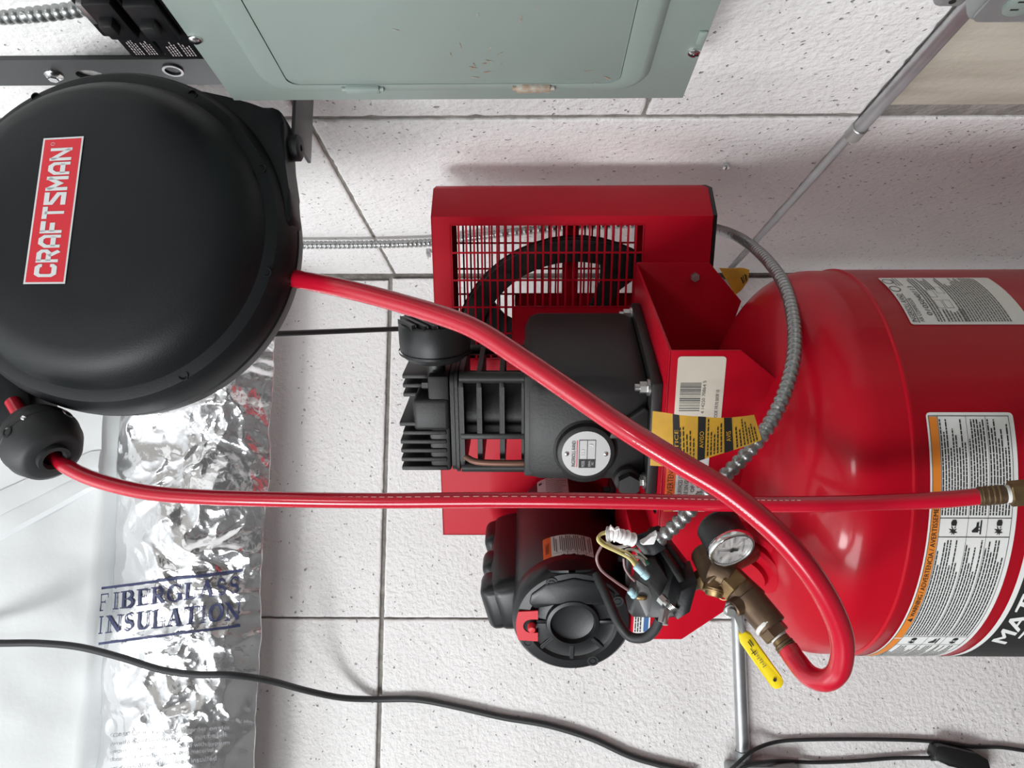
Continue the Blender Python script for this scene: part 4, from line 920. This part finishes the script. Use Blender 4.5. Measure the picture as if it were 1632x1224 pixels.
# ================================================================== ARMOURED CONDUITS
def armour(name, label, pts, r, pitch, n=14):
    sp = [Vector(p) for p in pts]; sp = spline(sp, n); out = [sp[0]]; acc = 0; tot = 0
    step = pitch/4
    cur = sp[0]; i = 1
    while i < len(sp):
        dv = sp[i]-cur; l = dv.length
        if l < step: i += 1; continue
        cur = cur+dv*(step/l); out.append(cur)
    o0 = out[0]; pat = (.73, .95, 1.0, .98)
    th = thing(name, label, 'conduit', o0); b = B(); b.tube([p-o0 for p in out], lambda k: r*pat[k % 4], 14); b.build('armour', 'bx', th, ang=80); return th
def wx(x, y, X): return onX(x, y, X)
bxp = [wx(250, 392, .512), wx(380, 391, .512), wx(480, 390.5, .512), wx(560, 390, .512), wx(640, 388.5, .512), wx(690, 386, .512), wx(745, 379, .512), wx(800, 372, .513), wx(900, 362, .514), wx(1000, 357, .514), P(1090, 355, 1.40), P(1146, 366, 1.30), P(1185, 383, 1.20), P(1222, 414, 1.09), P(1250, 455, .995), P(1264, 505, .925), P(1266, 560, .875), P(1256, 610, .85), P(1238, 655, .838), P(1212, 697, .83), P(1182, 732, .83), P(1150, 764, .835), P(1115, 798, .842), P(1082, 832, .85), P(1048, 862, .856)]
th = armour('flexible_conduit', 'grey armoured cable curving past the belt guard over the tank top', bxp, .0084, .0092)
for w_ in ((683, 407, .515), (1010, 345, .515)):
    q = wx(w_[0], w_[1], .5185); b = B(); b.box(q+Vector((-.001, -.012, -.004)), q+Vector((.0115, .012, .004)), bev=.001); bmesh.ops.translate(b.bm, verts=b.bm.verts, vec=-th.location); b.build('strap', 'zinc', th)
armour('flexible_conduit', 'grey armoured cable running up from the breakers in the photo corner', [P(-160, 32, .90), P(-60, 28, .88), P(0, 25, .868), P(60, 21, .858), P(120, 14, .85), P(175, 2, .84), P(215, -12, .83)], .0098, .0105)

# ================================================================== RIGHT WALL FITTINGS
def wall_screw(name, label, x, y, X, r):
    q = wx(x, y, X); th = thing(name, label, 'screw', q); b = B(); b.lathe([(r*.55, .006), (r*.55, -.004), (r, -.004), (r*.9, -.0065), (.001, -.007)], frame((0, 0, 0), (1, 0, 0)), 16); b.build('head', 'chrome', th)
    b = B(); b.box((-.0076, -r*.6, -r*.14), (-.0068, r*.6, r*.14)); b.build('slot', 'dark', th)
wall_screw('wall_screw', 'small screw head in the right wall beyond the belt guard', 1157, 262, .528, .0062)
# outlet box with receptacle and the pipe leading to it
zc_ = wx(1440, 128, .520).z
OB = Vector((XW, .745, 1.150))
ob = thing('outlet_box', 'grey surface outlet box with a duplex socket low on the right wall', 'outlet', OB)
b = B(); b.box((-.045, -.11, -.115), (.0, 0, 0), bev=.008, seg=3); b.build('box', 'box', ob)
b = B(); b.prism(rrect(.10, .110, .010, 4, .055, .0575), -.001, .0018, Matrix(((0, 0, -1, -.0455), (-1, 0, 0, 0), (0, -1, 0, 0), (0, 0, 0, 1)))); b.build('cover_plate', 'box', ob)
for zz in (-.036, -.081):
    mm = Matrix(((0, 0, -1, -.0475), (-1, 0, 0, 0), (0, -1, 0, 0), (0, 0, 0, 1))) @ Matrix.Translation((.036, -zz, 0)); b = B(); b.prism(rrect(.034, .030, .012, 5), -.004, .003, mm, .001); rc_ = b.build('receptacle', 'panel', ob)
    b = B()
    for (x, y, w, h) in ((-.006, -.004, .002, .008), (.006, -.004, .002, .007)): b.box((x-w/2, y-h/2, .0028), (x+w/2, y+h/2, .0034), mm)
    b.lathe([(.0026, .0028), (.0026, .0034), (.0001, .0034)], mm @ Matrix.Translation((0, .008, 0)), 12); b.build('slot', 'ink', rc_)
e0 = wx(1513, 8, .5)-OB; b = B(); b.box((-.044, -.06, .014), (-.012, -.022, .045), bev=.007, seg=3); b.build('mounting_ear', 'box', ob); b = B(); b.cyl((-.0445, -.034, .030), (-.0425, -.034, .030), .0035, seg=12); b.build('hole', 'ink', ob)
zp = wx(1395, 178, .522).z
et = thing('conduit_pipe', 'thin grey metal pipe along the right wall running into the outlet box', 'conduit', (XW-.006, .73, zp))
b = B(); b.cyl((0, -.02, 0), (0, .335, .0), .0098, seg=20); b.cyl((.0085, .330, -.001), (.0125, 1.03, -.001), .0085, seg=20); b.build('pipe', 'emt', et)
b = B(); b.cyl((0, .315, 0), (0, .345, 0), .0118, seg=20, bev=.001); b.build('coupling', 'zinc', et)
# back wall pipe and its box
zb_ = onY(1181, 1100, 1.775).z
eb = thing('conduit_pipe', 'shiny galvanised pipe along the back wall joint left of the tank', 'conduit', (-.53, YW-.012, zb_))
b = B(); b.cyl((-.01, 0, 0), (1.04, 0, 0), .0142, seg=28); b.build('pipe', 'emt', eb)
b = B(); b.cyl((-.03, 0, 0), (.006, 0, 0), .0172, seg=28, bev=.0012); b.cyl((-.006, -.015, .006), (-.006, -.022, .006), .0042, seg=10); b.build('connector', 'box', eb)
jb = thing('junction_box', 'grey metal junction box with cords plugged in at the left end of the pipe', 'outlet', (-.545, YW, 1.173))
b = B(); b.box((-.13, -.040, -.150), (0, 0, 0), bev=.006, seg=3); b.build('box', 'box', jb)
b = B(); b.box((-.128, -.0425, -.147), (-.002, -.0395, -.003), bev=.001); b.build('cover_plate', 'box', jb)
b = B(); b.lathe([(.006, 0), (.0055, .002), (.001, .0035)], frame((-.020, -.0425, -.024), (0, -1, 0)), 14); b.build('screw', 'chrome', jb)
b = B(); b.lathe([(.019, 0), (.019, .003), (.016, .004), (.001, .004)], frame((-.038, -.0425, -.100), (0, -1, 0)), 24); b.build('receptacle', 'panel', jb)
# cords on the back wall
def cord(name, label, pts, r, extra=None, mk='rubber'):
    th = thing(name, label, 'cord', pts[0]); b = B(); b.tube([p-Vector(pts[0]) for p in spline(pts, 10)], r, 10); b.build('sheath', mk, th); return th
Yc = YW-.008
c1 = cord('power_cable', 'thin black cord hanging from the junction box past the power adapter', [onY(1150, 1240, YW-.05), onY(1174, 1218, YW-.055), onY(1200, 1196, YW-.04), onY(1235, 1183, YW-.012), onY(1280, 1179, Yc), onY(1370, 1178, Yc), onY(1450, 1179.5, Yc), onY(1500, 1183, Yc), onY(1550, 1190, Yc), onY(1595, 1191, Yc), onY(1640, 1197, Yc), onY(1700, 1200, Yc)], .0040)
c2 = cord('power_cable', 'thin black cord ending at the small black power adapter', [onY(1168, 1238, YW-.055), onY(1186, 1222, YW-.058), onY(1215, 1215, YW-.050), onY(1245, 1213, YW-.02), onY(1300, 1215, Yc), onY(1360, 1213, Yc), onY(1430, 1208, Yc), onY(1494, 1208, YW-.014)], .0040)
ad_ = thing('power_adapter', 'small black power adapter lying against the back wall', 'adapter', onY(1530, 1215, YW))
b = B(); slab(b, [onY(x, y, YW-.036)-ad_.location for x, y in ((1489, 1204), (1494, 1189), (1506, 1189), (1558, 1201), (1576, 1211), (1584, 1240), (1512, 1221), (1490, 1211))], (0, .034, 0), .004); b.build('case', 'black', ad_)
b = B(); b.cyl(onY(1483, 1208, YW-.016)-ad_.location, onY(1496, 1208, YW-.018)-ad_.location, .006, seg=12); b.build('strain_relief', 'rubber', ad_)
# long black cord on the left
Yw = YW-.010
cord('power_cable', 'long black cord snaking down in front of the foil insulation and the back wall', [onY(-60, 1023, 1.50), onY(0, 1025, 1.515), onY(60, 1025, 1.53), onY(125, 1031, 1.54), onY(190, 1047, 1.545), onY(255, 1067, 1.545), onY(310, 1075, 1.545), onY(370, 1076, 1.56), onY(430, 1085, 1.62), onY(490, 1101, 1.70), onY(545, 1112, 1.75), onY(600, 1114.5, Yw), onY(665, 1115, Yw), onY(730, 1127, Yw), onY(800, 1143, Yw), onY(870, 1155, Yw), onY(940, 1176, Yw), onY(1000, 1203, Yw), onY(1045, 1217, Yw), onY(1110, 1232, Yw)], .0066)
cord('cable', 'straight black cable running from behind the reel to behind the air filter', [P(380, 534, 1.02), P(440, 532, 1.06), P(540, 528, 1.14), P(640, 524, 1.21), P(720, 521, 1.26), P(850, 518, 1.33), P(1000, 520, 1.40)], .0040)

# ================================================================== CAUTION TAGS
def tagsheet(name, label, rows, words, cat='tag', nrm=(0, -1, 0)):
    """rows: list of (top point, bottom point) along the sheet"""
    o0 = rows[0][0].copy(); th = thing(name, label, cat, o0); A = [(p-o0, q-o0) for p, q in rows]; n = len(A)-1
    tp = spline([a for a, _ in A], 6); bt = spline([q for _, q in A], 6); N = len(tp)-1
    def mp(s, t, l):
        x = min(max(s, 0), 1)*N; i = min(int(x), N-1); f = x-i; a = tp[i].lerp(tp[i+1], f); c = bt[i].lerp(bt[i+1], f)
        tng = (tp[i+1]-tp[i]).cross(bt[i]-tp[i]).normalized()
        if tng.dot(CAM-o0) < 0: tng = -tng
        return c.lerp(a, t)+tng*l
    b = B()
    m_ = 40; kx = 4
    fr_ = [[mp(i/m_, j/kx, 0) for j in range(kx+1)] for i in range(m_+1)]; bk_ = [[mp(i/m_, j/kx, -.0007) for j in range(kx+1)] for i in range(m_+1)]
    ringrows = [r+list(reversed(k)) for r, k in zip(fr_, bk_)]
    vs = b.quadgrid(ringrows, True); b.bm.faces.new(vs[0]); b.bm.faces.new(vs[-1]); sh = b.build('sheet', 'tag', th, ang=60)
    d = Decal(mp, ds=.03, lift=.0004); words(d); d.build('tag_print', sh); return th
def w1(d):
    for s0, s1, tx, t0, t1 in ((.235, .30, 'NOTICE', .04, .70), (.46, .525, 'AVISO', .28, .66), (.685, .75, 'AVIS', .30, .60)):
        d.rect(s0, .0, s1, 1.0, 'ink', 1)
        d.text(tx, s0+.015, t0, s1-.014, t1, 'tag', 3, rot=90)
    R = random.Random(9)
    for s0, s1, n in ((.29, .44, 5), (.535, .675, 5), (.765, .97, 7)):
        for k in range(n):
            s = s0+(s1-s0)*(k+.5)/n; t = .05
            e = .5+R.random()*.42
            while t < e:
                w = R.uniform(.04, .12); d.rect(s-.006, t, s+.006, min(t+w, .95), 'ink', 1); t += w+.03
    R = None
T_ = [((1040, 655), (1036, 742)), ((1062, 658), (1062, 743)), ((1088, 662), (1090, 740)), ((1120, 664), (1118, 733)), ((1150, 666), (1150, 723)), ((1180, 664), (1186, 712)), ((1202, 661), (1214, 701))]
dz = [.800, .795, .792, .794, .800, .808, .815]
# reading direction of the print runs from the bottom edge of the picture up, so t runs from lower (left) to upper (right)
tagsheet('caution_tag', 'torn yellow warning tag taped round the armoured cable in front of the platform', [(P(*a, z), P(*c, z)) for (a, c), z in zip(T_, dz)], w1)
def w2(d):
    d.rect(.72, .1, .80, .6, 'ink', 1); d.rect(.84, .1, .88, .55, 'ink', 1); d.rect(.5, .15, .56, .5, 'ink', 1); d.rect(.6, .15, .64, .55, 'ink', 1)
tagsheet('caution_tag', 'small yellow tag hanging in the shade behind the tank beside the belt guard', [(P(1146, 427, 1.10), P(1172, 470, 1.12)), (P(1165, 428, 1.10), P(1182, 462, 1.12)), (P(1182, 427, 1.10), P(1189, 452, 1.11)), (P(1194, 430, 1.09), P(1192, 447, 1.10))], w2)

# ================================================================== INSULATION
def vor(p, s):
    dd_, pp = noise.voronoi(Vector(p)*s); return dd_[0], dd_[1]
FZ0, FZ1, FX0, FX1 = 2.140, 2.462, -.95, .525
def rdg(p): return 1-abs(noise.noise(p))*2.2
def foil_c(x, z):
    q = Vector((x, 0, z)); w = q+Vector((noise.noise(q*8), 0, noise.noise(q*8+Vector((5, 5, 5)))))*.035
    k = max(.4, .6+1.0*noise.noise(q*5+Vector((9, 1, 1))))
    a = vor(w+Vector((2, 3, 1)), 11)[0]
    return -.013*rdg(w*5)-.011*a-.0092*k*rdg(w*11+Vector((4, 0, 2)))-.0046*k*rdg(w*22+Vector((1, 6, 0)))-.0010*k*rdg(w*44)
def foilY(x, z):
    t = (z-FZ0)/(FZ1-FZ0); tt = min(max(t, 0), 1)
    return 1.690-.058*math.sin(math.pi*min(1, .06+tt*.9))**.8+foil_c(x, z)
ft = thing('insulation_batt', 'crumpled silver foil faced insulation batt along the top of the back wall', 'insulation', (0, 1.648, FZ0))
b = B(); nx, nz = 560, 130; rows = []
O = Vector(ft.location)
for j in range(nz+1):
    z = FZ0+(FZ1-FZ0)*j/nz
    r_ = []
    for i in range(nx+1):
        x = FX0+(FX1-FX0)*i/nx; zz = z+(.006*noise.noise(Vector((x*9, 2, 0)))+.003*noise.noise(Vector((x*31, 5, 0))))*(1-j/nz)
        r_.append(Vector((x, foilY(x, z), zz))-O)
    rows.append(r_)
under = [[Vector((r.x, (1.700-O.y)*(1-t)+(YW-.001-O.y)*t, r.z+.018*(1-t)+.085*t)) for r in rows[0]] for t in (0, 1)]
b.quadgrid([under[1], under[0]]+rows+[[Vector((r.x, YW-.001-O.y, r.z)) for r in rows[-1]]]); fo = b.build('foil_facing', 'foil', ft, ang=180)
def onfoil(px, py, l):
    Y = 1.62
    for _ in range(4):
        p = onY(px, py, Y); Y = foilY(p.x, p.z)
    p = onY(px, py, Y-.0034-l); return p-O
def foilmap(s, t, l): return onfoil(s, t, l)
class FD(Decal):
    def poly(s, pts, k, lay=1, flip=False):
        # cut long pieces so the print follows the wrinkles
        pts = [Vector((p[0], p[1])) for p in pts]
        if len(pts) == 4 and max((pts[1]-pts[0]).length, (pts[2]-pts[1]).length) > 3.0:
            n = max(1, int((pts[1]-pts[0]).length/2.2)); m = max(1, int((pts[2]-pts[1]).length/2.2))
            for i in range(n):
                for j in range(m):
                    f = lambda u, v: pts[0].lerp(pts[1], u).lerp(pts[3].lerp(pts[2], u), v)
                    Decal.poly(s, [f(i/n, j/m), f((i+1)/n, j/m), f((i+1)/n, (j+1)/m), f(i/n, (j+1)/m)], k, lay)
            return
        Decal.poly(s, pts, k, lay)
def txtrow(d, body, x0, y0, x1, y1, h, k, fn=None, wid=None):
    """a line of print along the batt from (x0,y0) to (x1,y1) on its baseline, h tall"""
    base = d.mp
    ax = Vector((x1-x0, y1-y0)); L_ = ax.length; a = ax/L_; up = Vector((a.y, -a.x))
    d.mp = lambda s, t, l: base((Vector((x0, y0))+a*s*L_+up*t*h).x, (Vector((x0, y0))+a*s*L_+up*t*h).y, l)
    return base
d = Decal(foilmap, ds=3)
def place(pts, x0, y0, a, up, h, L_): return [((Vector((x0, y0))+a*p[0]*L_+up*p[1]*h).x, (Vector((x0, y0))+a*p[0]*L_+up*p[1]*h).y) for p in pts]
fd = FD(foilmap, ds=3)
def foil_serif(body, x0, y0, x1, y1, h, k, gap=.10, wid={}):
    ax = Vector((x1-x0, y1-y0)); L_ = ax.length; a = ax/L_; up = Vector((a.y, -a.x)); W = [wid.get(c, 1) for c in body]; tot = sum(W)+gap*(len(body)-1); x = 0
    for c, w in zip(body, W):
        for q in glyph_serif(c): fd.poly(place([((x+p[0]*w+.22*p[1])/tot, p[1]) for p in q], x0, y0, a, up, h, L_), k)
        x += w+gap
WD = {'I': .5, 'G': 1.1, 'L': .9, 'S': .8, 'F': .9, 'E': .92, 'N': 1.05, 'O': 1.1, 'A': 1.1}
foil_serif('FIBERGLASS', 154, 975, 382, 945, 27, 'navy', wid=WD); foil_serif('INSULATION', 154, 1011, 382, 987, 28, 'navy', wid=WD)
for (x0, y0, x1, y1) in ((151, 939, 385, 909), (157, 1026, 383, 997)): fd.rect.__func__
for (x0, y0, x1, y1) in ((151, 939, 385, 909), (157, 1026, 383, 997)): fd.poly([(x0, y0-2), (x1, y1-2), (x1, y1+2), (x0, y0+2)], 'navy')
def foil_sans(body, x0, y0, x1, y1, h, k):
    vs, fs = text2d(body); ax = Vector((x1-x0, y1-y0)); L_ = ax.length; a = ax/L_; up = Vector((a.y, -a.x))
    for f in fs: fd.poly(place([vs[i] for i in f], x0, y0, a, up, h, L_), k)
for i, (tx, xe) in enumerate((('CAUTION: The vapor retarder on this', 366), ('product will burn and must not be left', 362), ('exposed. It must be covered with gypsum', 366), ('board or another approved material', 340), ('at once after it has been installed', 345))):
    foil_sans(tx, 176, 1177+i*13, xe, 1164+i*12, 8.0, 'greyink')
fd.build('foil_print', fo)
# white faced insulation above it
vb = thing('insulation_batt', 'billowing white faced insulation above the foil batt', 'insulation', (0, 1.6, 2.44)); O2 = Vector(vb.location)
def vinY(x, t, k=0): return 1.668-.20*math.sin(math.pi*min(1, .02+t*.9))**1.15*(1+.18*noise.noise(Vector((x*1.7, k, t))))+.012*noise.noise(Vector((x*5, t*4, 3+k)))+.004*noise.noise(Vector((x*16, t*11, 9)))
b = B(); rows = []
for j in range(41):
    t = j/40; rows.append([Vector((x, vinY(x, t), 2.482+.58*t+.012*noise.noise(Vector((x*3, t*2, 1)))))-O2 for x in [-.95+1.2*i/90 for i in range(91)]])
b.quadgrid([[Vector((p.x, YW-.002-O2.y, p.z)) for p in rows[0]]]+rows+[[Vector((p.x, YW-.002-O2.y, p.z)) for p in rows[-1]]]); b.build('facing', 'vinyl', vb, ang=180)
vc = thing('insulation_batt', 'white faced insulation with a diagonal taped seam behind the hose stop', 'insulation', (.2, 1.55, 2.44)); O3 = Vector(vc.location)
b = B(); rows = []
for j in range(41):
    t = j/40; xs = -.02-.28*max(0, t-.02)*1.6+.05*(1-t)
    rows.append([Vector((xs+(.525-xs)*i/60, vinY(xs+(.525-xs)*i/60, t, 2)-.035, 2.484+.58*t))-O3 for i in range(61)])
edge_ = [[p+Vector((.0, .035, 0)) for p in (r[0],)][0] for r in rows]
b.quadgrid([[e]+r for e, r in zip(edge_, rows)]); b.build('facing', 'vinyl', vc, ang=60)
b = B(); b.quadgrid([[r[4]+Vector((0, -.003, 0)), r[5]+Vector((0, -.006, 0)), r[8]+Vector((0, -.006, 0)), r[9]+Vector((0, -.003, 0))] for r in rows]); b.build('tape_strip', 'vinyl', vc, ang=20)

# dark red cable at the very corner, beyond the armoured cable
rc_0 = P(-120, 2, .93); th = thing('red_cable', 'dark red cable running up beside the armoured cable above the breakers', 'cable', rc_0)
b = B(); b.tube([p-rc_0 for p in spline([rc_0, P(-40, 0, .92), P(30, -2, .91), P(80, -9, .90), P(130, -24, .89)], 8)], .0075, 12); b.build('sheath', 'redcable', th)
